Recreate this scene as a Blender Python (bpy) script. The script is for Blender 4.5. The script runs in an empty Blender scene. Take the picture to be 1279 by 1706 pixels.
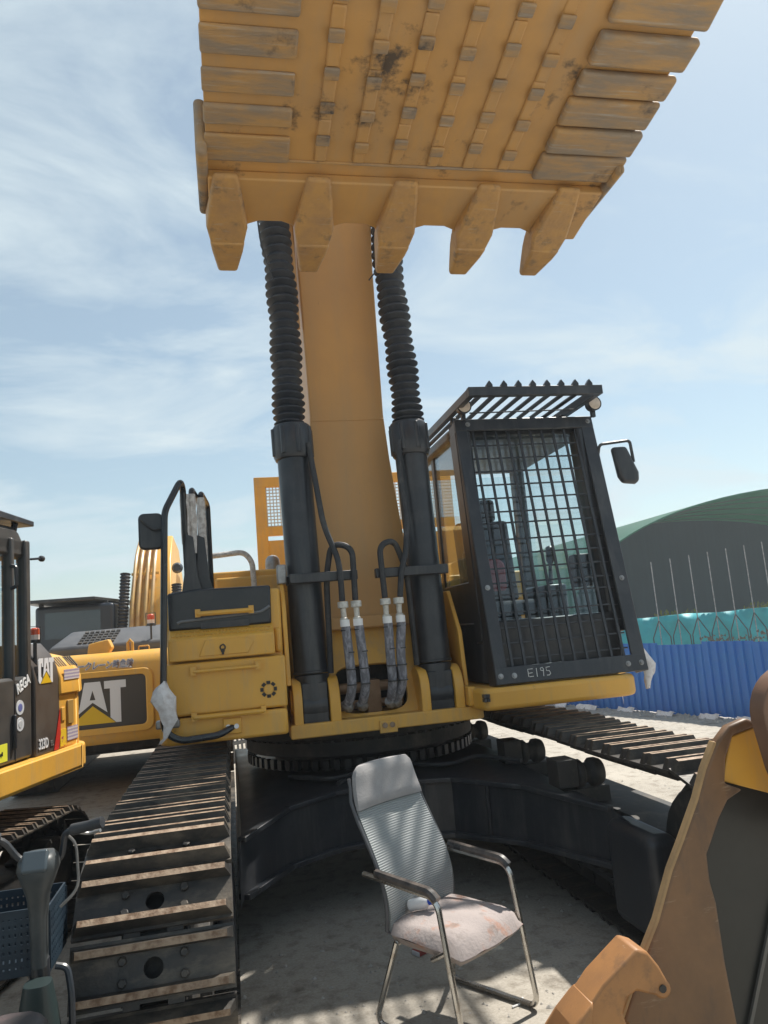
import bpy, math, random
from mathutils import Vector, Matrix
random.seed(7)
R = math.radians
sc = bpy.context.scene
col = sc.collection

# ------------------------------------------------------------------ camera
PSI, TH, ROLL, CAMH = R(12.1127), R(8.641), R(4.8), 1.78
F = Vector((math.sin(PSI)*math.cos(TH), math.cos(PSI)*math.cos(TH), math.sin(TH)))
R0 = Vector((math.cos(PSI), -math.sin(PSI), 0)); U0 = R0.cross(F)
RX = math.cos(ROLL)*R0 - math.sin(ROLL)*U0
UX = math.sin(ROLL)*R0 + math.cos(ROLL)*U0
cam = bpy.data.cameras.new('camera'); camo = bpy.data.objects.new('camera', cam); col.objects.link(camo)
m = Matrix((RX, UX, -F)).transposed().to_4x4(); m.translation = (0, 0, CAMH)
camo.matrix_world = m
cam.sensor_fit = 'VERTICAL'; cam.sensor_height = 36; cam.lens = 1250/1706*36
cam.clip_start = 0.05; cam.clip_end = 3000
sc.camera = camo

# ------------------------------------------------------------------ world + sun
SUN_EL, SUN_AZ = math.atan(1/math.hypot(.50, .40)), math.atan2(.50, .40)      # azimuth from +Y towards +X
w = bpy.data.worlds.new('World'); sc.world = w; w.use_nodes = True
nt = w.node_tree; N = nt.nodes; L = nt.links; N.clear()
out = N.new('ShaderNodeOutputWorld'); bg = N.new('ShaderNodeBackground'); bg.inputs[1].default_value = 0.080
sky = N.new('ShaderNodeTexSky'); sky.sky_type = 'NISHITA'; sky.sun_disc = False
sky.sun_elevation = SUN_EL; sky.sun_rotation = SUN_AZ; sky.dust_density = 0.9; sky.air_density = 1.0; sky.ozone_density = 0.6
tc = N.new('ShaderNodeTexCoord'); sep = N.new('ShaderNodeSeparateXYZ'); L.new(tc.outputs['Generated'], sep.inputs[0])
mx = N.new('ShaderNodeMath'); mx.operation = 'MAXIMUM'; mx.inputs[1].default_value = 0.0; L.new(sep.outputs[2], mx.inputs[0])
ad = N.new('ShaderNodeMath'); ad.operation = 'ADD'; ad.inputs[1].default_value = 0.22; L.new(mx.outputs[0], ad.inputs[0])
dv = N.new('ShaderNodeVectorMath'); dv.operation = 'DIVIDE'; L.new(tc.outputs['Generated'], dv.inputs[0])
cb = N.new('ShaderNodeCombineXYZ'); L.new(ad.outputs[0], cb.inputs[0]); L.new(ad.outputs[0], cb.inputs[1]); cb.inputs[2].default_value = 1
L.new(cb.outputs[0], dv.inputs[1])
mp = N.new('ShaderNodeMapping'); mp.inputs['Scale'].default_value = (1.0, 1.6, 0.6); mp.inputs['Rotation'].default_value = (0, 0, R(35)); mp.inputs['Location'].default_value = (3.1, 0.7, 0)
L.new(dv.outputs[0], mp.inputs[0])
n1 = N.new('ShaderNodeTexNoise'); n1.inputs['Scale'].default_value = 1.7; n1.inputs['Detail'].default_value = 11; n1.inputs['Roughness'].default_value = .60; n1.inputs['Distortion'].default_value = .55
L.new(mp.outputs[0], n1.inputs['Vector'])
cr = N.new('ShaderNodeValToRGB'); cr.color_ramp.elements[0].position = .44; cr.color_ramp.elements[0].color = (0.28,)*3+(1,); cr.color_ramp.elements[1].position = .66; cr.color_ramp.elements[1].color = (.92,)*3+(1,)
L.new(n1.outputs[0], cr.inputs[0])
mix = N.new('ShaderNodeMix'); mix.data_type = 'RGBA'
L.new(cr.outputs[0], mix.inputs['Factor']); tint = N.new('ShaderNodeMix'); tint.data_type = 'RGBA'; tint.blend_type = 'MULTIPLY'; tint.inputs['Factor'].default_value = 1; tint.inputs['B'].default_value = (.98, 1.06, .97, 1); L.new(sky.outputs[0], tint.inputs['A']); L.new(tint.outputs['Result'], mix.inputs['A']); mix.inputs['B'].default_value = (5.6, 6.5, 6.9, 1)
L.new(mix.outputs['Result'], bg.inputs[0]); L.new(bg.outputs[0], out.inputs[0])

sun = bpy.data.lights.new('sun', 'SUN'); sun.energy = 4.4; sun.angle = R(1.2); sun.color = (1, .95, .87)
suno = bpy.data.objects.new('sun', sun); col.objects.link(suno)
SD = Vector((math.sin(SUN_AZ)*math.cos(SUN_EL), math.cos(SUN_AZ)*math.cos(SUN_EL), math.sin(SUN_EL)))
suno.rotation_euler = SD.to_track_quat('Z', 'Y').to_euler(); suno.location = SD*60

sc.render.engine = 'CYCLES'
sc.view_settings.view_transform = 'Standard'; sc.view_settings.look = 'None'
sc.view_settings.exposure = 0.68; sc.view_settings.gamma = 1

# ------------------------------------------------------------------ materials
M = {}
def mat(name, c, rough=.5, metal=0, c2=None, scale=6, lo=.4, hi=.65, bump=0, bscale=60, detail=6, spec=.5, stretch=None, coat=0):
    if name in M: return M[name]
    ma = bpy.data.materials.new(name); ma.use_nodes = True; M[name] = ma
    t = ma.node_tree; b = t.nodes['Principled BSDF']
    b.inputs['Base Color'].default_value = (*c, 1); b.inputs['Roughness'].default_value = rough; b.inputs['Metallic'].default_value = metal
    b.inputs['Specular IOR Level'].default_value = spec
    if coat: b.inputs['Coat Weight'].default_value = coat; b.inputs['Coat Roughness'].default_value = .12
    co = t.nodes.new('ShaderNodeTexCoord'); vec = co.outputs['Object']
    if stretch:
        mp = t.nodes.new('ShaderNodeMapping'); mp.inputs['Scale'].default_value = stretch; t.links.new(vec, mp.inputs[0]); vec = mp.outputs[0]
    if c2:
        n = t.nodes.new('ShaderNodeTexNoise'); n.inputs['Scale'].default_value = scale; n.inputs['Detail'].default_value = detail; n.inputs['Roughness'].default_value = .62
        t.links.new(vec, n.inputs['Vector'])
        r = t.nodes.new('ShaderNodeValToRGB'); r.color_ramp.elements[0].position = lo; r.color_ramp.elements[1].position = hi
        r.color_ramp.elements[0].color = (*c, 1); r.color_ramp.elements[1].color = (*c2, 1)
        t.links.new(n.outputs[0], r.inputs[0]); t.links.new(r.outputs[0], b.inputs['Base Color'])
        rr = t.nodes.new('ShaderNodeMapRange'); rr.inputs['To Min'].default_value = max(.05, rough-.1); rr.inputs['To Max'].default_value = min(1, rough+.2)
        t.links.new(n.outputs[0], rr.inputs[0]); t.links.new(rr.outputs[0], b.inputs['Roughness'])
    if bump:
        n = t.nodes.new('ShaderNodeTexNoise'); n.inputs['Scale'].default_value = bscale; n.inputs['Detail'].default_value = 5
        t.links.new(vec, n.inputs['Vector'])
        bp = t.nodes.new('ShaderNodeBump'); bp.inputs['Strength'].default_value = bump; bp.inputs['Distance'].default_value = .01
        t.links.new(n.outputs[0], bp.inputs['Height']); t.links.new(bp.outputs[0], b.inputs['Normal'])
    return ma
def weather(ma, c, scale, stretch, lo, hi, fac=.7):
    t = ma.node_tree; b_ = t.nodes['Principled BSDF']; co = t.nodes.new('ShaderNodeTexCoord'); mp_ = t.nodes.new('ShaderNodeMapping'); mp_.inputs['Scale'].default_value = stretch
    t.links.new(co.outputs['Object'], mp_.inputs[0]); n_ = t.nodes.new('ShaderNodeTexNoise'); n_.inputs['Scale'].default_value = scale; n_.inputs['Detail'].default_value = 10; n_.inputs['Roughness'].default_value = .68; t.links.new(mp_.outputs[0], n_.inputs['Vector'])
    r_ = t.nodes.new('ShaderNodeValToRGB'); r_.color_ramp.elements[0].position = lo; r_.color_ramp.elements[1].position = hi; r_.color_ramp.elements[1].color = (fac,)*3+(1,); t.links.new(n_.outputs[0], r_.inputs[0])
    x = t.nodes.new('ShaderNodeMix'); x.data_type = 'RGBA'; t.links.new(r_.outputs[0], x.inputs['Factor']); x.inputs['B'].default_value = (*c, 1)
    ip = b_.inputs['Base Color']
    if ip.links: t.links.new(ip.links[0].from_socket, x.inputs['A'])
    else: x.inputs['A'].default_value = ip.default_value
    t.links.new(x.outputs['Result'], ip)
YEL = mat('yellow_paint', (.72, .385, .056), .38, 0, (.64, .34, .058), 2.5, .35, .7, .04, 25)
YEL2 = mat('yellow_paint_dusty', (.67, .37, .068), .45, 0, (.56, .315, .08), 4, .4, .75, .06, 30)
ORG = mat('orange_yellow_paint', (.57, .31, .10), .40, 0, (.50, .275, .10), 1.6, .35, .7, .05, 22)
BLK = mat('black_paint', (.020, .023, .029), .30, 0, (.044, .046, .050), 5, .45, .75, .03, 40)
BLKG = mat('black_gloss', (.016, .019, .024), .18, 0, (.03, .032, .035), 3, .45, .75)
DRK = mat('dark_steel', (.022, .021, .020), .6, 0, (.055, .048, .04), 5, .45, .75, .15, 40)
RUB = mat('black_rubber', (.022, .024, .028), .55, 0, (.05, .05, .052), 9, .45, .7)
SHOE = mat('track_steel', (.040, .038, .036), .42, .35, (.085, .072, .06), 7, .42, .72, .2, 55)
RUST = mat('worn_grouser_edge', (.33, .24, .165), .62, .1, (.16, .095, .055), 26, .4, .62, .3, 90)
GREY = mat('grey_steel', (.33, .33, .33), .4, .6, (.2, .19, .18), 14, .45, .7)
CHRO = mat('chrome', (.62, .60, .56), .2, .95, (.42, .36, .3), 18, .5, .75)
WHT = mat('white_paint', (.78, .78, .78), .5)
FOAM = mat('white_foam', (.62, .60, .58), .8, 0, (.42, .39, .37), 30, .45, .6, .6, 60)
PLAST = mat('white_plastic_film', (.72, .70, .70), .55, 0, (.55, .5, .48), 18, .45, .65, .4, 40)
BEL = mat('bellows_rubber', (.026, .033, .045), .48, 0, (.05, .056, .066), 12, .45, .75)
RED = mat('red_lens', (.55, .08, .03), .25)
CHAR = mat('charcoal_hood', (.075, .078, .085), .5, 0, (.11, .11, .115), 4)
BROWN = mat('dark_brown_panel', (.060, .048, .042), .35, 0, (.085, .072, .062), 4)

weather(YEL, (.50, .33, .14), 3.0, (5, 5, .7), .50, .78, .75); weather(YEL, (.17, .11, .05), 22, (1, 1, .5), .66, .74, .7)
weather(YEL2, (.44, .30, .14), 3.0, (4, 4, .7), .48, .75, .75); weather(YEL2, (.15, .10, .055), 18, (1, 1, .5), .64, .72, .7)
weather(ORG, (.46, .28, .12), 1.6, (5, 5, .35), .45, .75, .8); weather(ORG, (.22, .14, .075), 14, (1.5, 1.5, .35), .66, .76, .6)
weather(BLK, (.13, .125, .115), 2.2, (4, 4, .5), .50, .82, .55); weather(DRK, (.14, .115, .085), 5, (1, 1, .8), .50, .74, .7)
weather(SHOE, (.17, .14, .105), 9, (.6, 1.5, 1), .50, .70, .75); weather(RUB, (.10, .095, .085), 6, (1, 1, 1), .52, .75, .6); weather(BEL, (.12, .12, .12), 5, (1, 1, 1), .5, .78, .5)
def glass_mat(name, tint, gl=.12):
    ma = bpy.data.materials.new(name); ma.use_nodes = True; t = ma.node_tree; t.nodes.clear()
    o = t.nodes.new('ShaderNodeOutputMaterial'); tr = t.nodes.new('ShaderNodeBsdfTransparent'); tr.inputs[0].default_value = (*tint, 1)
    g = t.nodes.new('ShaderNodeBsdfGlossy'); g.inputs['Roughness'].default_value = .04; g.inputs[0].default_value = (.9, .95, 1, 1)
    lw = t.nodes.new('ShaderNodeLayerWeight'); lw.inputs[0].default_value = .5; fr = t.nodes.new('ShaderNodeMath'); fr.operation = 'POWER'; fr.inputs[1].default_value = 5; t.links.new(lw.outputs['Facing'], fr.inputs[0])
    ad = t.nodes.new('ShaderNodeMath'); ad.operation = 'ADD'; ad.inputs[1].default_value = gl+.04; t.links.new(fr.outputs[0], ad.inputs[0])
    mx = t.nodes.new('ShaderNodeMixShader'); t.links.new(ad.outputs[0], mx.inputs[0]); t.links.new(tr.outputs[0], mx.inputs[1]); t.links.new(g.outputs[0], mx.inputs[2])
    t.links.new(mx.outputs[0], o.inputs[0]); return ma
GLASS = glass_mat('cab_glass', (.90, .945, .955), .0)
GLASSD = glass_mat('dark_glass', (.78, .84, .87), .03)

# ------------------------------------------------------------------ mesh builder
def V(*a): return Vector(a)
def arc(cx, cy, r, a0, a1, n):
    return [(cx+r*math.cos(R(a0+(a1-a0)*i/n)), cy+r*math.sin(R(a0+(a1-a0)*i/n))) for i in range(n+1)]
def rrect(x0, x1, y0, y1, r, n=4):
    return arc(x1-r, y1-r, r, 0, 90, n)+arc(x0+r, y1-r, r, 90, 180, n)+arc(x0+r, y0+r, r, 180, 270, n)+arc(x1-r, y0+r, r, 270, 360, n)
def fillet(pts, r, n=5):
    pts = [Vector(p) for p in pts]; o = [pts[0]]
    for a, b, c in zip(pts, pts[1:], pts[2:]):
        d1 = (a-b); d2 = (c-b); k = min(r, d1.length*.49, d2.length*.49)
        p, q = b+d1.normalized()*k, b+d2.normalized()*k
        for i in range(n+1):
            t = i/n; o.append(p*(1-t)**2+b*2*t*(1-t)+q*t*t)
    return o+[pts[-1]]
class MB:
    def __init__(s): s.v = []; s.f = []; s.mi = []; s.cur = 0
    def add(s, vs, fs):
        k = len(s.v); s.v += [tuple(p) for p in vs]
        for f in fs: s.f.append([i+k for i in f]); s.mi.append(s.cur)
        return s
    def box(s, x0, x1, y0, y1, z0, z1):
        vs = [(x, y, z) for x in (x0, x1) for y in (y0, y1) for z in (z0, z1)]
        return s.add(vs, [(0,1,3,2),(4,6,7,5),(0,4,5,1),(2,3,7,6),(0,2,6,4),(1,5,7,3)])
    def obox(s, c, sz, ax=None, ay=None, az=None):
        c = Vector(c); ax = Vector(ax or (1,0,0)).normalized(); ay = Vector(ay or (0,1,0)).normalized(); az = Vector(az).normalized() if az else ax.cross(ay)
        vs = [c+ax*sx*sz[0]/2+ay*sy*sz[1]/2+az*q*sz[2]/2 for sx in (-1,1) for sy in (-1,1) for q in (-1,1)]
        return s.add(vs, [(0,1,3,2),(4,6,7,5),(0,4,5,1),(2,3,7,6),(0,2,6,4),(1,5,7,3)])
    def beam(s, p, q, w, h, up=(0,0,1)):
        p, q = Vector(p), Vector(q); d = (q-p); l = d.length; d.normalize(); sd = d.cross(Vector(up)).normalized(); u = sd.cross(d)
        return s.obox((p+q)/2, (w, l, h), sd, d, u)
    def prism(s, poly, o, u, v, t, n=None):
        o = Vector(o); u = Vector(u); v = Vector(v); n = (Vector(n) if n else u.cross(v).normalized())*t
        k = len(poly); a = [o+u*p[0]+v*p[1] for p in poly]; b = [p+n for p in a]
        return s.add(a+b, [list(range(k))[::-1], list(range(k, 2*k))]+[(i, (i+1) % k, (i+1) % k+k, i+k) for i in range(k)])
    def ring(s, outer, inner, o, u, v, t):
        o = Vector(o); u = Vector(u); v = Vector(v); n = u.cross(v).normalized()*t; k = len(outer)
        A = [o+u*p[0]+v*p[1] for p in outer]; B = [o+u*p[0]+v*p[1] for p in inner]
        vs = A+B+[p+n for p in A]+[p+n for p in B]; fs = []
        for i in range(k):
            j = (i+1) % k
            fs += [(i, i+k, j+k, j), (i+2*k, j+2*k, j+3*k, i+3*k), (i, j, j+2*k, i+2*k), (i+k, i+3*k, j+3*k, j+k)]
        return s.add(vs, fs)
    def tube(s, pts, r, seg=10, r2=None, cap=True):
        pts = [Vector(p) for p in pts]; n = len(pts); rs = r if isinstance(r, (list, tuple)) else [r]*n
        vs = []; fs = []; pu = None
        for i, p in enumerate(pts):
            d = (pts[min(i+1, n-1)]-pts[max(i-1, 0)]).normalized()
            if pu is None:
                pu = d.orthogonal().normalized()
            pu = (pu-d*pu.dot(d)).normalized(); w_ = d.cross(pu)
            for k in range(seg):
                a = 2*math.pi*k/seg; vs.append(p+(pu*math.cos(a)+w_*math.sin(a))*rs[i])
        for i in range(n-1):
            for k in range(seg):
                k2 = (k+1) % seg; fs.append((i*seg+k, i*seg+k2, (i+1)*seg+k2, (i+1)*seg+k))
        if cap: fs += [list(range(seg))[::-1], list(range((n-1)*seg, n*seg))]
        return s.add(vs, fs)
    def lathe(s, prof, o, ax=(0,0,1), seg=24):
        o = Vector(o); ax = Vector(ax).normalized(); return s.tube([o+ax*h for r_, h in prof], [max(r_, 1e-4) for r_, h in prof], seg)
    def build(s, name, mats, parent=None, bevel=0, smooth=35, link=True, loc=None, kind=None, seg=2):
        me = bpy.data.meshes.new(name); me.from_pydata(s.v, [], s.f)
        mats = mats if isinstance(mats, (list, tuple)) else [mats]
        for q in mats: me.materials.append(q)
        if len(mats) > 1: me.polygons.foreach_set('material_index', s.mi)
        me.validate(); me.update()
        import bmesh
        bm = bmesh.new(); bm.from_mesh(me); bmesh.ops.recalc_face_normals(bm, faces=bm.faces); bm.to_mesh(me); bm.free()
        if smooth:
            me.shade_smooth(); me.set_sharp_from_angle(angle=R(smooth))
        o = bpy.data.objects.new(name, me); col.objects.link(o)
        if parent:
            o.parent = parent
            if parent.type == 'EMPTY' and parent.get('world_children'): o.location = -parent.location
        if loc is not None: o.location = loc
        if bevel:
            b = o.modifiers.new('bevel', 'BEVEL'); b.width = bevel; b.segments = seg; b.limit_method = 'ANGLE'; b.angle_limit = R(40)
        if kind: o['kind'] = kind
        return o
def root(name, loc, label, cat, group=None, rz=0, world=True):
    o = bpy.data.objects.new(name, None); col.objects.link(o); o.location = loc; o.rotation_euler = (0, 0, rz); o.empty_display_size = .2
    o['label'] = label; o['category'] = cat
    if group: o['group'] = group
    if world: o['world_children'] = 1
    return o
def tag(o, label, cat, group=None):
    o['label'] = label; o['category'] = cat
    if group: o['group'] = group
    return o
def inst(src, name, parent, mw):
    o = bpy.data.objects.new(name, src.data if hasattr(src, 'data') else src); col.objects.link(o); o.parent = parent; o.matrix_local = mw; return o
def text(name, body, o, u, v, size, ma, parent, bold=.0, shear=0, xs=1, align='LEFT', ext=.002):
    cu = bpy.data.curves.new(name, 'FONT'); cu.body = body; cu.size = size; cu.extrude = ext; cu.offset = bold; cu.shear = shear; cu.align_x = align
    cu.resolution_u = 3
    ob = bpy.data.objects.new(name, cu); col.objects.link(ob)
    dg = bpy.context.evaluated_depsgraph_get(); me = bpy.data.meshes.new_from_object(ob.evaluated_get(dg)); bpy.data.objects.remove(ob)
    me.materials.clear(); me.materials.append(ma)
    u = Vector(u).normalized(); v = Vector(v).normalized(); n = u.cross(v); o = Vector(o)
    for q in me.vertices: p = q.co.copy(); q.co = o+u*p.x*xs+v*p.y+n*p.z
    e = bpy.data.objects.new(name, me); col.objects.link(e); e.parent = parent
    if parent and parent.type == 'EMPTY' and parent.get('world_children'): e.location = -parent.location
    return e

# ------------------------------------------------------------------ ground
def ground_mat():
    ma = bpy.data.materials.new('dusty_concrete'); ma.use_nodes = True; t = ma.node_tree; b = t.nodes['Principled BSDF']; Lk = t.links.new
    co = t.nodes.new('ShaderNodeTexCoord')
    def noise(s, d=8, r=.6):
        n = t.nodes.new('ShaderNodeTexNoise'); n.inputs['Scale'].default_value = s; n.inputs['Detail'].default_value = d; n.inputs['Roughness'].default_value = r; Lk(co.outputs['Object'], n.inputs['Vector']); return n
    def ramp(n, a, b_, c1, c2):
        r = t.nodes.new('ShaderNodeValToRGB'); r.color_ramp.elements[0].position = a; r.color_ramp.elements[1].position = b_; r.color_ramp.elements[0].color = (*c1, 1); r.color_ramp.elements[1].color = (*c2, 1); Lk(n.outputs[0], r.inputs[0]); return r
    r1 = ramp(noise(.8), .35, .7, (.37, .34, .295), (.47, .435, .38))
    r2 = ramp(noise(9), .5, .72, (1, 1, 1), (.62, .60, .57))
    r3 = ramp(noise(70, 4), .42, .7, (1, 1, 1), (.74, .73, .71))
    m1 = t.nodes.new('ShaderNodeMix'); m1.data_type = 'RGBA'; m1.blend_type = 'MULTIPLY'; m1.inputs['Factor'].default_value = 1
    m2 = t.nodes.new('ShaderNodeMix'); m2.data_type = 'RGBA'; m2.blend_type = 'MULTIPLY'; m2.inputs['Factor'].default_value = .8
    Lk(r1.outputs[0], m1.inputs['A']); Lk(r2.outputs[0], m1.inputs['B']); Lk(m1.outputs['Result'], m2.inputs['A']); Lk(r3.outputs[0], m2.inputs['B'])
    r4 = ramp(noise(1.9, 6, .7), .56, .66, (1, 1, 1), (.50, .48, .46)); m3 = t.nodes.new('ShaderNodeMix'); m3.data_type = 'RGBA'; m3.blend_type = 'MULTIPLY'; m3.inputs['Factor'].default_value = .75
    Lk(m2.outputs['Result'], m3.inputs['A']); Lk(r4.outputs[0], m3.inputs['B']); Lk(m3.outputs['Result'], b.inputs['Base Color']); b.inputs['Roughness'].default_value = .9; b.inputs['Specular IOR Level'].default_value = .2
    bp = t.nodes.new('ShaderNodeBump'); bp.inputs['Strength'].default_value = .35; bp.inputs['Distance'].default_value = .012
    n = noise(38, 7); Lk(n.outputs[0], bp.inputs['Height']); Lk(bp.outputs[0], b.inputs['Normal']); return ma
GRD = ground_mat()
g = MB(); g.add([(-220,-120,0),(320,-120,0),(320,420,0),(-220,420,0)], [(0,1,2,3)])
g = g.build('ground', GRD, smooth=0); g['kind'] = 'structure'
# loose grit and gravel
g = MB()
def pebble(mb, x, y, s):
    a = random.random()*6.28; vs = []
    for k in range(5):
        t = a+k*1.2566; vs.append((x+math.cos(t)*s*random.uniform(.6, 1.1), y+math.sin(t)*s*random.uniform(.6, 1.1), .001))
    vs.append((x, y, s*random.uniform(.4, .8))); mb.add(vs, [(i, (i+1) % 5, 5) for i in range(5)])
for _ in range(1500): pebble(g, random.uniform(-.1, 2.4), random.uniform(2.4, 6.5), random.choice((.004, .005, .006, .009)))
for _ in range(1200): pebble(g, random.uniform(-3, 7), random.uniform(5, 14), random.choice((.006, .01, .014)))
for _ in range(160): pebble(g, random.uniform(-.1, 2.2), random.uniform(2.6, 5.0), random.uniform(.008, .02))
for _ in range(900):
    t = random.random(); pebble(g, 5.95+t*2.1-random.random()**2*.5, 14.7-t*7.6, random.choice((.012, .02, .035, .05)))
g.build('gravel', mat('gravel_stone', (.30, .28, .25), .9, 0, (.45, .43, .40), 40), smooth=0)['kind'] = 'stuff'

# ================================================================== crawler tracks
PITCH, RP = .2115, .459
def shoe_mesh():
    b = MB(); W, D = .56, .204
    outer = []; inner = []
    n = 16
    for k in range(n):
        a = 2*math.pi*(k+.5)/n; c, s_ = math.cos(a), math.sin(a); sc_ = min(W/2/abs(c), D/2/abs(s_)); outer.append((c*sc_, s_*sc_)); inner.append((c*.034, s_*.034))
    # snap corners
    for sx in (-1, 1):
        for sy in (-1, 1):
            i = min(range(n), key=lambda i: (outer[i][0]-sx*W/2)**2+(outer[i][1]-sy*D/2)**2); outer[i] = (sx*W/2, sy*D/2)
    b.ring(outer, inner, (0, 0, .004), (1,0,0), (0,1,0), .016)
    for y in (-.072, .072):
        b.cur = 0
        x0, x1 = -W/2+.002, W/2-.002; z0, z1 = .018, .070; w0, w1 = .019, .0115; ch = .022
        v = [(x0,y-w0,z0),(x1,y-w0,z0),(x1,y+w0,z0),(x0,y+w0,z0),(x0+ch,y-w1,z1),(x1-ch,y-w1,z1),(x1-ch,y+w1,z1),(x0+ch,y+w1,z1)]
        b.add(v, [(0,1,5,4),(1,2,6,5),(2,3,7,6),(3,0,4,7)])
        b.cur = 1; b.add([(p[0],p[1],p[2]+.0006) for p in v[4:]], [(0,1,2,3)]); b.cur = 0
    for x in (-.105, .105):
        for y in (-.03, .03):
            b.lathe([(.0165, .018), (.0165, .032), (.012, .035)], (x, y*1.1, 0), (0,0,1), 6)
    for x in (-.075, .075): b.box(x-.028, x+.028, -.118, -.100, .002, .014)
    me = b.build('track_shoe', [SHOE, RUST], smooth=30); d = me.data; bpy.data.objects.remove(me); return d
SHOE_ME = shoe_mesh()
def track_path(y0, y1, rp=RP, pitch=PITCH, start=0.0):
    Ls = y1-y0; tot = 2*Ls+2*math.pi*rp; n = round(tot/pitch); p = tot/n
    def at(s):
        s %= tot
        q = math.pi*rp/2
        if s < q:                  # front, from horizontal-front up to top
            a = s/rp; return (y0-rp*math.cos(a), rp*math.sin(a)), (math.sin(a), math.cos(a))
        s -= q
        if s < Ls: return (y0+s, rp), (1, 0)
        s -= Ls
        if s < 2*q: a = s/rp; return (y1+rp*math.sin(a), rp*math.cos(a)), (math.cos(a), -math.sin(a))
        s -= 2*q
        if s < Ls: return (y1-s, -rp), (-1, 0)
        s -= Ls; a = s/rp; return (y0-rp*math.sin(a), -rp*math.cos(a)), (-math.cos(a), math.sin(a))
    return [at(start+i*p) for i in range(n)]
def make_track(parent, xc, y0, y1, zc, start, sag, ws=1.0, rp=RP, pitch=PITCH, inner=1, zs=1.0):
    """side frame mesh named track, with shoes, chain, idler, sprocket and rollers below it"""
    b = MB(); fz = zc
    b.prism([(y0+.15, fz-.28), (y1-.3, fz-.28), (y1-.1, fz-.16), (y1-.1, fz+.10), (y1-.8, fz+.12), (y0+.6, fz+.12), (y0+.15, fz+.04)], (xc-.17*ws, 0, 0), (0,1,0), (0,0,1), .34*ws, (1,0,0))
    for k in range(8): b.lathe([(.12, -.15*ws), (.13, -.15*ws), (.13, -.09*ws), (.09, -.08*ws), (.09, .08*ws), (.13, .09*ws), (.13, .15*ws)], (xc, y0+.45+k*(y1-y0-.9)/7, zc-rp+.155), (1,0,0), 14)
    tr = b.build('track', DRK, parent, .008)
    pts = track_path(y0, y1, rp, pitch, start)
    ch = MB()
    for (y, z), (dy, dz) in pts:
        z += zc
        if sag and z > zc+rp-.01:
            t = (y-y0)/(y1-y0); z -= sag*abs(math.sin(math.pi*3*t))
        out_ = Vector((0, -dz, dy)) if False else Vector((0, -dz, dy))
        # outward normal = rotate travel direction
        nrm = Vector((0, -dz, dy))
        if nrm.dot(Vector((0, y-(y0 if y < y0 else y1 if y > y1 else y), z-zc))) < 0: nrm = -nrm
        tv = Vector((1,0,0)).cross(nrm)*-1
        mt = Matrix((Vector((1,0,0)), nrm.cross(Vector((1,0,0))), nrm)).transposed().to_4x4()
        mt.translation = (xc, y, z)
        if ws != 1 or zs != 1: mt = mt @ Matrix.Diagonal((ws, pitch/PITCH, zs, 1))
        inst(type('S', (), {'data': SHOE_ME}), 'track_shoe', tr, mt)
        t_ = nrm.cross(Vector((1,0,0)))
        for sx in (-.085*ws, .085*ws):
            ch.obox(Vector((xc+sx, y, z))-nrm*.042, (.04*ws, pitch*.94, .075), (1,0,0), t_, nrm)
        ch.lathe([(.022, -.115*ws), (.022, .115*ws)], Vector((xc, y, z))-nrm*.045+t_*pitch/2, (1,0,0), 8)
    ch.build('chain', DRK, tr, kind='stuff', smooth=30)
    b = MB(); b.lathe([(rp-.10, -.12*ws), (rp-.085, -.10*ws), (rp-.085, -.05*ws), (rp-.05, -.045*ws), (rp-.05, .045*ws), (rp-.085, .05*ws), (rp-.085, .10*ws), (rp-.10, .12*ws)], (xc, y0, zc), (1,0,0), 32)
    b.build('idler', DRK, tr)
    b = MB(); poly = []
    for k in range(44):
        a = 2*math.pi*k/44; rr = rp-.03 if k % 2 else rp-.085; poly.append((rr*math.cos(a), rr*math.sin(a)))
    b.prism(poly, (xc-.03, y1, zc), (0,1,0), (0,0,1), .06, (1,0,0))
    b.lathe([(rp-.16, -.17*ws), (rp-.14, -.15*ws), (rp-.14, .15*ws), (rp-.16, .17*ws)], (xc, y1, zc), (1,0,0), 24)
    for k in range(16): a = 2*math.pi*k/16; b.lathe([(.016, .03), (.016, .05)], (xc, y1+(rp-.115)*math.cos(a), zc+(rp-.115)*math.sin(a)), (inner,0,0), 6)
    b.build('sprocket', DRK, tr)
    return tr

# ================================================================== MAIN EXCAVATOR
EX = root('excavator', (.98, 6.0, 0), 'large yellow excavator with its bucket raised overhead and a barred cab window', 'excavator')
TZ = .515
make_track(EX, -.323, 3.41, 8.91, TZ, R(19)*RP, 0)
tr = make_track(EX, 2.28, 3.41, 8.91, TZ, R(22)*RP, .02)
for y in (4.45, 5.35, 6.6):   # carrier rollers on the right track
    b = MB(); b.box(1.86, 1.99, y-.08, y+.08, .74, .90); b.lathe([(.055, 0), (.085, .02), (.085, .05), (.06, .07), (.06, .10), (.085, .12), (.085, .15), (.07, .19)], (1.985, y, .80), (1,0,0), 16)
    b.box(1.9, 2.2, y-.05, y+.05, .60, .72)
    b.build('carrier_roller', DRK, EX, .006)
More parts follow.
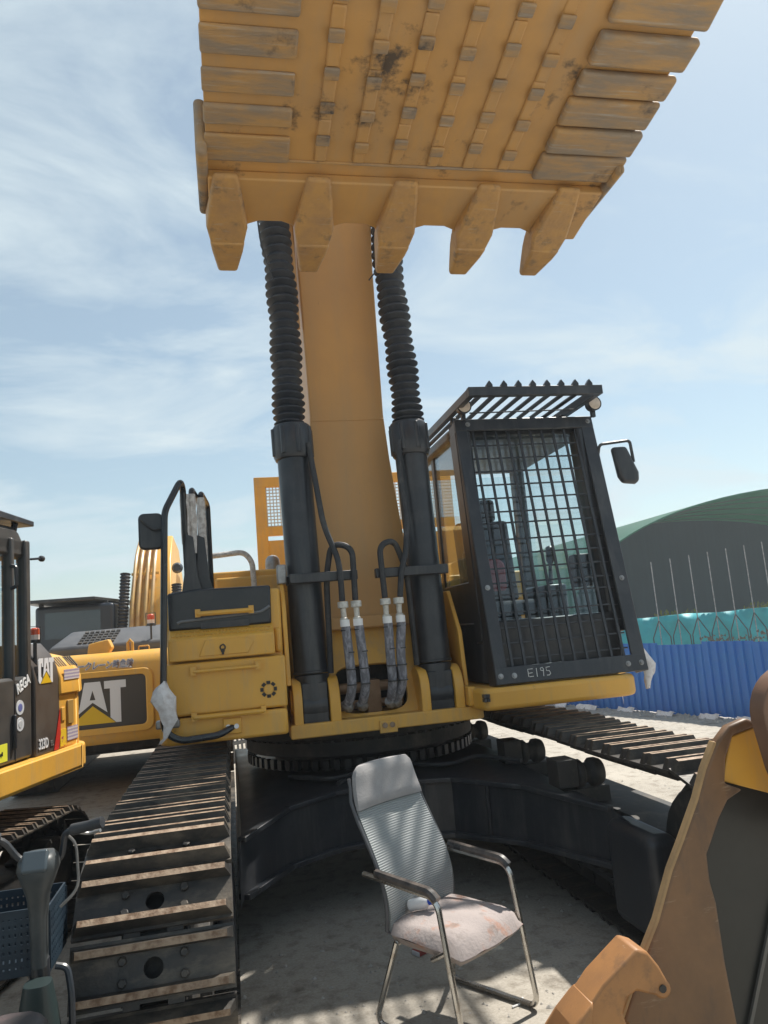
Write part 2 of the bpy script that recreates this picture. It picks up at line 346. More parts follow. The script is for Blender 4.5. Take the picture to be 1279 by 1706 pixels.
# carbody: bow-shaped front arms
b = MB(); zt, zb = .745, .42
front = [(-.02, 4.25), (.0, 4.42), (.28, 4.86), (.60, 5.06), (1.0, 5.12), (1.38, 5.02), (1.72, 4.62), (1.98, 4.0), (2.0, 3.7)]
back = [(-.02, 8.2), (-.02, 7.9), (.30, 7.5), (.62, 7.3), (1.0, 7.25), (1.38, 7.3), (1.72, 7.5), (2.0, 7.9), (2.0, 8.2)]
ztf = [.66, .70, .735, .75, .755, .75, .735, .70, .64]
vs = []; n = len(front)
for i in range(n):
    x, y = front[i]; x2, y2 = back[i]; z = ztf[i]
    vs += [(x, y, zb-.03), (x, y+.0, z), (x, (y+y2)/2, z+.05), (x2, y2, z), (x2, y2, zb)]
fs = []
for i in range(n-1):
    for k in range(5): a, c = i*5+k, i*5+(k+1) % 5; fs.append((a, c, c+5, a+5))
fs += [list(range(5)), [5*(n-1)+k for k in range(5)][::-1]]
b.add(vs, fs)
b.build('carbody', BLK, EX, .02, 30)
b = MB()   # flange lips along the top and bottom of the front wall
for z0, th_, ov in ((.0, .03, .035),):
    for i in range(1, n-2):
        (x, y), (x2, y2) = front[i], front[i+1]; b.beam((x, y-.012, ztf[i]-.004), (x2, y2-.012, ztf[i+1]-.004), .05, .028)
        b.beam((x, y-.012, zb-.02), (x2, y2-.012, zb-.02), .07, .03)
b.build('carbody_flange', BLK, EX, .004)
b = MB(); b.box(1.93, 2.10, 3.52, 4.0, .14, .66); b.build('arm_end', BLK, EX, .06, seg=4); b = MB(); b.box(-.14, -.05, 4.0, 4.4, .15, .62); b.build('arm_end', BLK, EX, .03)
# swing bearing with gear teeth
b = MB(); b.lathe([(.70, .70), (.70, .88), (.92, .90), (.92, 1.0), (.97, 1.02), (.97, 1.13)], (1.0, 6.35, 0), (0,0,1), 56)
sb = b.build('swing_bearing', DRK, EX, .004)
b = MB()
for k in range(72):
    a = 2*math.pi*k/72; b.obox((1.0+.90*math.cos(a), 6.35+.90*math.sin(a), .84), (.035, .04, .07), (math.cos(a), math.sin(a), 0), (-math.sin(a), math.cos(a), 0))
b.build('gear_teeth', mat('gear_black', (.012, .012, .012), .4), sb, kind='stuff', smooth=0)  # teeth kept near-black, darker than the bearing
for k in range(40):
    a = math.pi+math.pi*k/39; b = MB(); b.lathe([(.016, 1.0), (.016, 1.035)], (1.0+.945*math.cos(a), 6.35+.945*math.sin(a), 0), (0,0,1), 6); b.build('flange_bolt', DRK, sb)
for x0_, x1_ in ((.35, .9), (1.15, 1.7)):
    b = MB(); b.tube(fillet([(x0_, 5.5, .80), ((x0_+x1_)/2, 5.25, .79), (x1_, 5.45, .80), (x1_+.25*(1 if x0_ > 1 else -1), 5.2, .77)], .12), .016, 8); b.build('travel_hose', RUB, EX)
for x, y in ((.45, 5.01), (.8, 5.10), (1.2, 5.09), (1.55, 4.83)):
    b = MB(); b.beam((x, y-.02, .42), (x, y-.02, .735), .016, .03, (0,1,0)); b.build('gusset', BLK, EX, .003)
# --- turntable frame
b = MB(); b.prism(rrect(.345, 1.66, 1.105, 1.195, .012, 2), (0, 5.04, 0), (1,0,0), (0,0,1), .14, (0,1,0)); b.box(.36, 1.64, 5.1, 8.6, 1.10, 1.19)
b.build('front_beam', YEL2, EX, .008)
b = MB(); b.box(.93, 1.05, 5.028, 5.045, 1.085, 1.165)
bk = b.build('tow_bracket', YEL2, EX, .004)
for x in (.965, 1.015):
    b = MB(); b.lathe([(.018, 0), (.018, .012)], (x, 5.03, 1.135), (0,-1,0), 10); b.build('bolt', RUST, bk)
# slanted centre plate with opening
o = V(.40, 5.16, 1.19); u = V(1,0,0); v = V(0, .30, .64).normalized()
cx_, cy_ = .53, .20; ou = []; inn = []
for k in range(48):
    a = 2*math.pi*(k+.5)/48; c, s_ = math.cos(a), math.sin(a)
    sx = (1.14-cx_)/c if c > 0 else (0-cx_)/c; sy = (.70-cy_)/s_ if s_ > 0 else (0-cy_)/s_; q = min(sx, sy); ou.append((cx_+c*q, cy_+s_*q))
    q = (abs(c/.25)**4+abs(s_/.175)**4)**-.25; inn.append((cx_+c*q, cy_+s_*q))
b = MB(); b.ring(ou, inn, o, u, v, -.03)
b.build('centre_plate', YEL2, EX, .003)
b = MB(); b.box(.60, 1.26, 5.62, 5.66, 1.12, 1.75); b.build('hose_well', DRK, EX)
b = MB(); b.lathe([(.038, 0), (.038, .46)], (.72, 5.36, 1.37), (1,0,0), 14); b.lathe([(.03, 0), (.03, .46)], (.70, 5.30, 1.26), (1,0,0), 14); b.box(.90, 1.0, 5.26, 5.42, 1.16, 1.42)
b.build('manifold', mat('bronze_pipe', (.22, .13, .07), .45, .3, (.3, .2, .12), 9), EX, .004)
# clevis plates for the boom cylinders (D-shaped)
for x0, x1 in ((.375, .435), (.615, .685), (1.235, 1.30), (1.475, 1.54)):
    b = MB(); b.prism([(5.05, 1.12), (5.40, 1.12), (5.40, 1.30)]+arc(5.20, 1.33, .155, 10, 180, 12), (x0, 0, 0), (0,1,0), (0,0,1), x1-x0, (1,0,0))
    b.lathe([(.085, 0), (.085, .012)], (x0 if x0 < .9 else x1, 5.2, 1.33), (-1 if x0 < .9 else 1, 0, 0), 20)
    b.build('clevis_plate', YEL, EX, .010)
# boom-foot cheek plates
b = MB(); b.prism([(5.0, 1.45), (5.9, 1.45), (5.9, 2.0), (5.35, 2.12), (5.12, 2.12), (5.03, 1.95)], (.335, 0, 0), (0,1,0), (0,0,1), .03, (1,0,0)); b.build('cheek_plate', YEL, EX, .006)
b = MB(); b.prism([(5.1, 1.2), (5.95, 1.2), (5.95, 2.0), (5.35, 2.0), (5.15, 1.7)], (1.565, 0, 0), (0,1,0), (0,0,1), .03, (1,0,0)); b.build('cheek_plate', YEL, EX, .006)
# house body
b = MB(); b.box(-.40, .33, 5.02, 8.9, 1.18, 2.09); b.box(.33, 1.62, 5.95, 8.9, 1.19, 2.12); b.box(1.62, 2.74, 6.75, 8.9, 1.19, 2.2); b.build('house', YEL, EX, .02)
b = MB(); b.box(-.16, 1.5, 5.95, 8.6, 2.10, 2.30); b.box(-.10, .42, 5.9, 6.4, 2.12, 2.25); b.build('engine_hood', YEL2, EX, .02)
b = MB(); b.box(-.43, 2.73, 8.9, 9.12, 1.1, 2.2); b.build('counterweight', YEL, EX, .06)
# --- tool box on the left corner
b = MB()
pl = [(-.445, 4.96), (-.40, 4.905), (.33, 4.90), (.33, 5.02), (-.445, 5.02)]
b.prism(pl, (0,0,1.335), (1,0,0), (0,1,0), .32, (0,0,1)); tb = b.build('tool_box', YEL, EX, .014)
b = MB(); pl2 = [(-.46, 4.97), (-.40, 4.895), (.325, 4.89), (.325, 5.02), (-.46, 5.02)]
b.prism([(p[0], p[1]) for p in pl2], (0,0,1.165), (1,0,0), (0,1,0), .160, (0,0,1)); b.build('lower_step', YEL, tb, .02)
b = MB(); b.prism([(4.895, 1.668), (5.02, 1.668), (5.02, 1.875), (4.985, 1.855), (4.895, 1.80)], (-.385, 0, 0), (0,1,0), (0,0,1), .655, (1,0,0)); lid = b.build('lid', YEL, tb, .008)
b = MB(); b.prism([(-.20, 1.69), (.10, 1.69), (.14, 1.76), (.10, 1.785), (-.16, 1.785)], (0, 4.893, 0), (1,0,0), (0,0,1), .006, (0,-1,0)); b.build('lid_emboss', YEL, lid, .004)
b = MB(); d = V(0, .09, .055).normalized(); nn = V(0, -.055, .09).normalized()
for k in range(26):
    for r_ in range(2):
        p = V(-.355+k*.0235+r_*.012, 4.897+.03+r_*.035, 1.803+.018+r_*.0215)
        b.obox(p+nn*.002, (.011, .010, .006), (1,0,0), d, nn)
b.build('grip_studs', YEL2, lid, kind='stuff', smooth=0)
b = MB(); b.prism([(4.99, 1.67), (5.3, 1.67), (5.3, 1.86), (4.99, 1.83)], (.275, 0, 0), (0,1,0), (0,0,1), .05, (1,0,0)); b.build('side_cover', YEL, tb, .02)
b = MB(); b.tube([(-.055, 4.884, 1.735+.02*math.cos(a), ) for a in (0,)]+[(-.055+.016*math.sin(a*.7), 4.884, 1.735+.016*math.cos(a*.7)) for a in range(1, 10)], .005, 6); b.lathe([(.013, 0), (.013, .012)], (-.055, 4.892, 1.715), (0,-1,0), 12); b.box(-.062, -.048, 4.878, 4.892, 1.69, 1.715)
b.build('padlock', DRK, lid)
def handle(x0, x1, z, y, ma, par, r=.011):
    b = MB(); b.tube(fillet([(x0, y, z), (x0, y-.045, z), (x1, y-.045, z), (x1, y, z)], .012), r, 8); b.box(x0-.016, x0+.016, y-.05, y, z-.02, z+.03); b.box(x1-.016, x1+.016, y-.05, y, z-.02, z+.03)
    return b.build('handle', ma, par, .003)
handle(-.24, .155, 1.60, 4.905, YEL, tb); handle(-.245, .175, 1.325, 4.905, YEL, tb, .016); handle(-.20, .135, 1.955, 4.985, YEL, tb, .016)
b = MB()
for k in range(8):
    a = 2*math.pi*k/8; b.obox((.215+.042*math.cos(a), 4.899, 1.45+.042*math.sin(a)), (.02, .006, .024), (math.cos(a), 0, math.sin(a)), (0,1,0))
vn = b.build('vent', [DRK], tb); b = MB(); b.lathe([(.030, 0), (.028, .006)], (.215, 4.902, 1.45), (0,-1,0), 16); b.build('vent_cap', YEL, vn)
b = MB(); b.prism([(-.385, 1.86), (.262, 1.86), (.268, 2.11), (-.16, 2.115), (-.18, 2.12), (-.385, 2.10)], (0, 4.985, 0), (1,0,0), (0,0,1), .32, (0,1,0)); up = b.build('upper_panel', BLKG, tb, .014)
b = MB(); b.tube(fillet([(-.33, 4.975, 1.905), (-.31, 4.975, 1.915), (.20, 4.975, 1.94), (.255, 4.975, 1.975)], .03), .009, 8); b.build('panel_ridge', mat('grey_trim', (.16, .17, .18), .35), up)
b = MB(); b.box(-.185, .118, 4.972, 4.99, 1.86, 1.90); b.build('panel_slot', BLK, up)
# boarding rail: black tube with wrapped top
b = MB(); path = fillet([(-.02, 4.885, 1.245), (-.10, 4.80, 1.215), (-.33, 4.80, 1.205), (-.42, 4.80, 1.27), (-.415, 4.80, 1.5), (-.368, 4.80, 2.60), (-.27, 4.92, 2.82), (-.262, 5.02, 2.78), (-.258, 5.06, 2.14)], .05)
b.tube(path, .021, 10); b.build('handrail', BLKG, EX)
b = MB(); b.box(-.075, .035, 4.872, 4.894, 1.205, 1.30)
hb = b.build('rail_bracket', YEL, EX, .006)
for x in (-.045, .005):
    b = MB(); b.lathe([(.015, 0), (.015, .012)], (x, 4.872, 1.25), (0,-1,0), 10); b.build('bolt', WHT, hb)
b = MB(); b.lathe([(.026, 0), (.029, .08), (.027, .2), (.03, .28), (.026, .33)], (-.258, 5.055, 2.42), (0, -.05, 1), 10); b.build('foam_wrap', FOAM, EX)
for xx, yy in ((-.205, 5.1), (-.15, 5.25)):
    b = MB(); b.tube(fillet([(xx, yy, 2.14), (xx-.008, yy, 2.80), (xx+.03, yy+.30, 2.76), (xx+.03, yy+.32, 2.14)], .05), .019, 10); b.build('handrail', BLKG, EX)
    b = MB(); b.lathe([(.024, 0), (.028, .06), (.026, .14), (.030, .24), (.026, .30), (.03, .36), (.025, .40)], (xx-.004, yy, 2.36), (-.012, 0, 1), 10); b.build('foam_wrap', FOAM, EX)
for xx, yy in ((-.235, 5.0), (-.165, 5.08)):   # black tapered fins
    b = MB(); b.prism([(xx-.06, 2.10), (xx+.07, 2.10), (xx+.045, 2.20), (xx+.025, 2.46), (xx-.02, 2.48), (xx-.035, 2.25)], (0, yy, 0), (1,0,0), (0,0,1), .03, (0,1,0)); b.build('rail_base', BLK, EX, .005)
b = MB(); b.tube(fillet([(-.15, 5.9, 2.42), (.13, 5.9, 2.44), (.19, 5.9, 2.36), (.195, 5.9, 2.15)], .05), .022, 10); b.build('foam_wrapped_rail', FOAM, EX)
# mirror on the left rail
b = MB(); b.prism(rrect(-.535, -.385, 2.375, 2.605, .035), (0, 4.86, 0), (1,0,0), (0,0,1), .045, (0,1,0)); mi = b.build('mirror', BLK, EX, .012)
b = MB(); b.tube(fillet([(-.37, 4.80, 2.50), (-.44, 4.83, 2.49), (-.49, 4.845, 2.53), (-.515, 4.85, 2.56)], .02), .007, 8); b.build('mirror_arm', DRK, mi)
# white rag of plastic film tied at the rail foot (separate thing)
def crumple(name, pts, ma, label, cat, seed, thick=.02):
    rnd = random.Random(seed); b = MB(); rings = []; seg = 12
    vs = []; 
    for i, (x, y, z, rx) in enumerate(pts):
        for k in range(seg):
            a = 2*math.pi*k/seg; q = rx*rnd.uniform(.62, 1.2); vs.append((x+q*math.cos(a), y+q*.55*math.sin(a), z+rnd.uniform(-.012, .012)))
    fs = [(i*seg+k, i*seg+(k+1) % seg, (i+1)*seg+(k+1) % seg, (i+1)*seg+k) for i in range(len(pts)-1) for k in range(seg)]
    fs += [list(range(seg))[::-1], list(range((len(pts)-1)*seg, len(pts)*seg))]
    b.add(vs, fs); return tag(b.build(name, ma, smooth=50), label, cat)
crumple('plastic_sheet', [(-.40, 4.76, 1.56, .012), (-.42, 4.76, 1.52, .045), (-.41, 4.755, 1.46, .075), (-.395, 4.755, 1.40, .055), (-.385, 4.76, 1.34, .045), (-.39, 4.76, 1.30, .03), (-.41, 4.76, 1.24, .012), (-.44, 4.76, 1.21, .006)], PLAST, 'crumpled white plastic film tied round the foot of the black boarding rail', 'plastic film', 3)
b = MB(); b.box(-.47, -.33, 4.83, 4.90, 1.28, 1.33); b.box(-.44, -.36, 4.83, 4.90, 1.33, 1.42); b.build('rail_clamp', GREY, EX, .01)
# intake cap, junction box
b = MB(); b.lathe([(.06, 2.3), (.06, 2.36), (.055, 2.395), (.035, 2.42), (.001, 2.43)], (.36, 6.15, 0), (0,0,1), 20); b.build('intake_cap', GREY, EX)
b = MB(); b.box(.325, .385, 5.1, 5.2, 2.12, 2.25); b.build('junction_box', GREY, EX, .008)
# yellow screen frame behind the boom
sf = MB(); Y8 = 8.0
for x0, x1 in ((.32, .44), (1.35, 1.47), (2.40, 2.52)): sf.box(x0, x1, Y8, Y8+.06, 2.2, 3.47)
for z0, z1 in ((3.36, 3.468), (2.83, 2.93)): sf.box(.33, 2.51, Y8-.003, Y8+.062, z0, z1)
sf.box(.33, 2.51, Y8+.01, Y8+.05, 2.25, 2.78)
sf = sf.build('screen_frame', YEL2, EX, .006)
b = MB()
for k in range(58):
    x = .44+k*.0357; b.box(x, x+.011, Y8+.025, Y8+.03, 2.93, 3.36)
for k in range(13): z = 2.93+k*.036; b.box(.44, 2.40, Y8+.031, Y8+.036, z, z+.011)
b.build('wire_mesh', mat('mesh_wire', (.55, .55, .55), .5), sf, kind='stuff', smooth=0)

# --- boom
def loft(mb, secs):
    n = len(secs[0]); vs = [p for s_ in secs for p in s_]; fs = [(i*n+k, i*n+(k+1) % n, (i+1)*n+(k+1) % n, (i+1)*n+k) for i in range(len(secs)-1) for k in range(n)]
    fs += [list(range(n))[::-1], list(range((len(secs)-1)*n, len(secs)*n))]; mb.add(vs, fs)
b = MB(); bc = .955
secs = []
for (yf, zf, yb, zb_, hw) in ((5.42, 1.81, 6.05, 1.75, .41), (5.46, 2.0, 6.1, 2.0, .405), (5.49, 2.55, 6.25, 2.5, .35), (5.5, 3.05, 6.35, 3.0, .305), (5.5, 3.4, 6.4, 3.4, .285), (5.5, 4.6, 6.4, 4.7, .30), (5.35, 5.2, 6.3, 5.6, .30), (5.0, 5.9, 5.8, 6.6, .30), (4.2, 6.7, 4.8, 7.4, .28), (3.0, 7.45, 3.35, 8.05, .25), (1.9, 7.95, 2.05, 8.35, .22)):
    secs.append([(bc-hw, yf, zf), (bc+hw, yf, zf), (bc+hw, yb, zb_), (bc-hw, yb, zb_)])
loft(b, secs); boom = b.build('boom', ORG, EX, .012, 25)
b = MB(); b.box(bc-.41, bc+.41, 5.36, 5.5, 1.78, 1.87); b.lathe([(.16, -.46), (.16, .46)], (bc, 5.75, 1.86), (1,0,0), 24); b.build('boom_foot', ORG, boom, .01)
b = MB(); b.box(bc-.284, bc+.284, 5.496, 5.4995, 3.357, 3.368); b.build('weld_seam', ORG, boom, .003)
b = MB(); b.tube(fillet([(bc-.33, 5.6, 4.3), (bc-.34, 5.6, 4.9), (bc-.36, 5.4, 5.6)], .1), .018, 8); b.tube([(bc-.335, 5.5, 4.1), (bc-.335, 5.5, 5.4)], .022, 8); b.build('boom_pipe', ORG, boom)
# --- boom cylinders
for sx, xb, xt in ((-1, .523, .500), (1, 1.388, 1.362)):
    P0, P1 = V(xb, 5.19, 1.30), V(xt, 5.26, 3.25); D = (P1-P0).normalized(); Q = P0+D*3.62
    b = MB(); b.lathe([(.118, .22), (.118, 1.86)], P0, D, 28); b.lathe([(.118, -.02), (.118, .20)], P0, D, 20); b.lathe([(.125, .205), (.125, .225)], P0, D, 24)
    b.lathe([(.12, -.085), (.12, .085)], P0, (1,0,0), 24); b.obox(P0+D*.02-V(0,.03,0), (.17, .16, .26))
    cyl = b.build('boom_cylinder', BLK, EX, .006)
    b = MB(); b.lathe([(.13, 1.70), (.142, 1.73), (.142, 1.93), (.128, 1.955), (.105, 1.96)], P0, D, 28)
    for k in range(8):
        a = 2*math.pi*k/8+.2; s1 = D.orthogonal().normalized(); s2 = D.cross(s1); c = P0+D*1.83+(s1*math.cos(a)+s2*math.sin(a))*.135
        b.lathe([(.02, -.10), (.02, .10)], c, D, 8)
    b.build('gland', BLK, cyl, .004)
    b = MB(); prof = []
    nb = 30
    for k in range(nb):
        h0 = 1.955+(3.85-1.955)*(k/nb)**(1.12); h1 = 1.955+(3.85-1.955)*((k+1)/nb)**(1.12)
        if k > 40: pass
        wob = .006*math.sin(k*.9+sx)
        prof += [(.080, h0), (.098+wob, h0+(h1-h0)*.25), (.116+wob, h0+(h1-h0)*.46), (.116+wob, h0+(h1-h0)*.54), (.098+wob, h0+(h1-h0)*.75)]
    prof.append((.080, 3.85)); pts = [P0+D*h_+V(.012*math.sin(h_*3.1+sx), 0, 0) for r_, h_ in prof]
    b.tube(pts, [r_ for r_, h_ in prof], 22); b.build('bellows', BEL, cyl, 0, 50)
    b = MB(); b.lathe([(.06, 3.80), (.06, 4.25)], P0, D, 16); b.lathe([(.14, -.1), (.14, .1)], P0+D*4.3, (1,0,0), 20); b.build('rod', CHRO, cyl)
    b = MB(); s = -sx   # hard line along the barrel on the boom side
    px_ = xt+s*.115
    b.tube(fillet([(xt+s*.10, 5.15, 3.10), (px_+s*.01, 5.12, 2.85), (xb+s*.135, 5.08, 2.50), (.732 if sx < 0 else 1.205, 5.02, 2.26), (.738 if sx < 0 else 1.16, 5.0, 2.15), (.738 if sx < 0 else 1.135, 5.0, 1.97)], .09), .021, 10)
    b.tube(fillet([(.827 if sx < 0 else 1.03, 5.0, 1.97), (.832 if sx < 0 else 1.02, 5.0, 2.33), (.70 if sx < 0 else 1.14, 5.06, 2.37), (.655 if sx < 0 else 1.22, 5.1, 2.15), (.645 if sx < 0 else 1.245, 5.14, 1.5)], .12, 8), .021, 10)
    b.build('hydraulic_pipe', RUB, cyl)
    x0, x1 = (.40, .86) if sx < 0 else (.985, 1.50)
    b = MB(); b.box(x0, x1, 4.99 if 0 else 5.02, 5.075, 2.11, 2.175); b.lathe([(.127, -.03), (.127, .03)], P0+D*.845, D, 24); b.build('pipe_clamp', BLK, cyl, .006)
# thin wire dangling beside each bellows
b = MB(); b.tube(fillet([(.34, 5.2, 4.95), (.36, 5.2, 4.6), (.44, 5.2, 4.35)], .2), .006, 6); b.build('cable', RUB, boom); b = MB(); b.tube(fillet([(1.27, 5.2, 4.5), (1.2, 5.2, 4.42), (1.15, 5.2, 4.36)], .2), .006, 6); b.build('cable', RUB, boom)
# --- four sleeved hoses
for i, (xt, xm, xe) in enumerate(((.738, .755, .742), (.827, .845, .84), (1.027, 1.03, 1.03), (1.118, 1.10, 1.075))):
    b = MB(); yb = 4.985
    b.tube(fillet([(xt+.008, yb, 1.80), (xm, yb, 1.6), (xm+.01, yb+.02, 1.40), (xe, yb+.12, 1.28), (xe+(-.07 if i in (0,) else .07 if i == 2 else 0), yb+.3, 1.25)], .12), .031, 12)
    hs = b.build('hose', mat('grey_sleeve', (.15, .15, .17), .75, 0, (.30, .30, .33), 45, .45, .6, .5, 160, stretch=(1, 1, .35)), EX)
    for z in (1.775, 1.63, 1.52, 1.42): b = MB(); b.lathe([(.0345, -.004), (.0345, .004)], (xt+(xm-xt)*min(1, (1.8-z)/.2)+.006, yb+.004, z), (0,0,1), 12); b.build('cable_tie', BLK, hs)
    b = MB(); b.lathe([(.034, 1.965), (.036, 1.96), (.036, 1.925), (.02, 1.92), (.018, 1.86), (.026, 1.855), (.028, 1.80)], (xt, yb, 0), (0,0,1), 12); b.build('fitting', mat('fitting_steel', (.62, .60, .55), .45, .2, (.4, .38, .34), 30), hs)
    b = MB(); b.lathe([(.032, 1.80), (.032, 1.845)], (xt+.004, yb, 0), (0,0,1), 14); b.build('paper_tag', WHT, hs)
    b = MB(); b.lathe([(.03, -.03), (.036, -.02), (.036, .02), (.03, .03)], (xe, yb+.13, 1.27), (.4, .6, -.5), 8); b.build('elbow', GREY, hs)

# ================================================================== CAB
cabm = BLK
b = MB(); X0, X1, Y0, Y1 = 1.70, 2.78, 5.0, 6.65
# tub, pillars and roof
b.prism(rrect(X0, X1, Y0, Y1, .12, 5), (0,0,1.33), (1,0,0), (0,1,0), .42)
cab = b.build('cab', cabm, EX, .012)
b = MB(); b.prism(rrect(X0-.01, X1+.01, Y0+.27, Y1, .10, 5), (0,0,3.12), (1,0,0), (0,1,0), .10); b.build('cab_roof', cabm, cab, .03)
for x in (X0+.055, X1-.055):
    b = MB(); b.beam((x, 5.09, 1.6), (x, 5.25, 3.16), .12, .17, (0,1,0)); b.build('front_pillar', cabm, cab, .02)
    b = MB(); b.beam((x, 6.58, 1.6), (x, 6.58, 3.14), .11, .12, (0,1,0)); b.build('rear_pillar', cabm, cab, .02)
b = MB(); b.box(X0+.02, X0+.07, 5.9, 5.98, 1.7, 3.14); b.build('centre_pillar', cabm, cab, .01)
b = MB(); b.box(X0+.02, X0+.06, 5.1, 6.6, 1.7, 2.05); b.build('side_panel', cabm, cab, .01)
# panes
b = MB(); b.obox((2.24, 5.155, 2.4), (.98, .008, 1.46), (1,0,0), (0, 1.5, -.155), None); b.build('windscreen', GLASS, cab, smooth=0)
b = MB(); b.box(X0+.03, X0+.036, 5.3, 6.5, 2.05, 3.13); b.build('side_window', GLASS, cab, smooth=0)
b = MB(); b.box(X1-.036, X1-.03, 5.3, 6.5, 1.75, 3.13); b.build('door_window', GLASS, cab, smooth=0)
b = MB(); b.box(X0+.12, X1-.12, 6.585, 6.591, 1.95, 3.08); b.build('rear_window', GLASS, cab, smooth=0)
# interior
b = MB(); b.prism(rrect(1.98, 2.46, 1.78, 1.90, .05), (0, 5.75, 0), (1,0,0), (0,0,1), .48, (0,1,0)); b.obox((2.22, 6.28, 2.26), (.48, .14, .72), (1,0,0), (0, 1, -.15)); b.obox((2.22, 6.32, 2.72), (.28, .10, .2)); b.box(2.1, 2.34, 5.85, 6.15, 1.5, 1.8)
st = b.build('seat', mat('seat_cloth', (.05, .05, .055), .9), cab, .03)
b = MB(); b.prism(rrect(2.0, 2.36, 1.93, 2.28, .08), (0, 6.17, 0), (1,0,0), (0,0,1), .04, (0,1,0)); b.build('red_cushion', mat('red_cloth', (.26, .05, .06), .9, 0, (.34, .12, .12), 12), st, .02)
b = MB()
for x in (1.85, 2.55): b.box(x-.09, x+.09, 5.6, 6.1, 1.7, 2.0); b.lathe([(.02, 0), (.015, .16), (.035, .2), (.035, .3), (.02, .32)], (x, 5.7, 2.0), (0, -.2, 1), 10)
b.build('console', BLK, cab, .02)
b = MB(); b.box(2.56, 2.70, 5.25, 5.35, 1.95, 2.2); b.build('monitor', BLK, cab, .01)
b = MB(); b.obox((2.52, 5.38, 1.62), (.22, .25, .2)); b.build('blue_bag', mat('teal_cloth', (.03, .17, .20), .8), cab, .04)
# cab base tub (yellow)
b = MB(); b.prism([(1.575, 4.93), (1.60, 4.83), (1.66, 4.80), (2.62, 4.80), (2.70, 4.84), (2.73, 4.93), (2.73, 6.7), (1.575, 6.7)], (0,0,1.175), (1,0,0), (0,1,0), .145)
b.build('cab_floor', YEL, EX, .03, seg=3)
b = MB(); b.box(1.545, 1.60, 4.98, 5.3, 1.2, 1.33); b.build('corner_post', YEL, EX, .01)
b = MB()
for i in range(2):
    for j in range(2): b.box(1.588+i*.022, 1.606+i*.022, 4.785, 4.83, 1.265-j*.026, 1.287-j*.026)
b.build('grid_sticker', BLK, EX)
# --- front guard with bars
gb = V(0, 4.85, 1.33); gt = V(0, 5.20, 3.25); gv = (gt-gb).normalized(); gl = (gt-gb).length; gn = V(0, -gv.z, gv.y)
def gp(x, s, d=0): return V(x, 0, 0)+gb+gv*s-gn*-d if False else V(x, 0, 0)+gb+gv*s+gn*d
b = MB(); gx0, gx1 = 1.70, 2.81
def gslab(mb, x0, x1, s0, s1, d0, d1): mb.obox((gp(x0, s0, d0)+gp(x1, s1, d1))/2, (x1-x0, s1-s0, d1-d0), (1,0,0), gv, gn)
gslab(b, gx0, gx0+.09, .10, gl-.09, 0, .02); gslab(b, gx1-.105, gx1, .10, gl-.09, 0, .02); gslab(b, gx0, gx1, 0, .115, 0, .021); gslab(b, gx0, gx1, gl-.095, gl, 0, .021)
gslab(b, gx0, gx0+.02, 0, gl, -.14, 0); gslab(b, gx1-.02, gx1, 0, gl, -.14, 0); gslab(b, gx0, gx1, gl-.02, gl, -.12, 0)
gd = b.build('window_guard', BLK, EX, .006)
bars = MB()
bars.obox((0,0,0), (.018, gl-.2, .012)); bm_ = bars.build('tmp', BLK, smooth=0); VB = bm_.data; bpy.data.objects.remove(bm_); VB.name = 'guard_bar'
bars = MB(); bars.obox((0,0,0), (gx1-gx0-.18, .010, .010)); bm_ = bars.build('tmp', BLK, smooth=0); HB = bm_.data; bpy.data.objects.remove(bm_); HB.name = 'guard_bar'
rot = Matrix((V(1,0,0), gv, gn)).transposed().to_4x4()
for k in range(10):
    x = gx0+.09+(k+.55)*(gx1-gx0-.195)/10; mt = rot.copy(); mt.translation = gp(x, gl/2+.01, -.012); inst(type('S', (), {'data': VB}), 'guard_bar', gd, mt)
for k in range(16):
    s = .17+k*(gl-.32)/15.5+(.02 if k in (4, 9) else 0); mt = rot.copy(); mt.translation = gp((gx0+gx1)/2-.01, s, -.024); inst(type('S', (), {'data': HB}), 'guard_bar', gd, mt)
for (x, s) in ((1.745, .66), (2.76, .66), (1.735, .055), (1.83, .052), (2.665, .055), (2.765, .055), (1.80, gl-.045), (2.77, gl-.045)):
    b = MB(); b.lathe([(.019, .021), (.019, .025), (.011, .026), (.011, .036)], gp(x, s), gn, 12); b.build('bolt', GREY, gd)
CHK = mat('chalk_white', (.65, .65, .63), .9)
b = MB()
for st_ in ([(1.93, .035), (1.93, .085), (1.965, .085)], [(1.935, .058), (1.96, .060)], [(1.935, .035), (1.965, .036)], [(1.99, .03), (1.992, .088)], [(2.04, .066), (2.022, .070), (2.02, .084), (2.036, .088), (2.042, .078), (2.04, .066), (2.036, .030)], [(2.09, .088), (2.062, .086), (2.062, .064), (2.082, .062), (2.088, .045), (2.078, .034), (2.06, .034)]):
    b.tube([gp(x, s, .0215) for x, s in st_], .0026, 5)
b.build('chalk_number', CHK, gd)
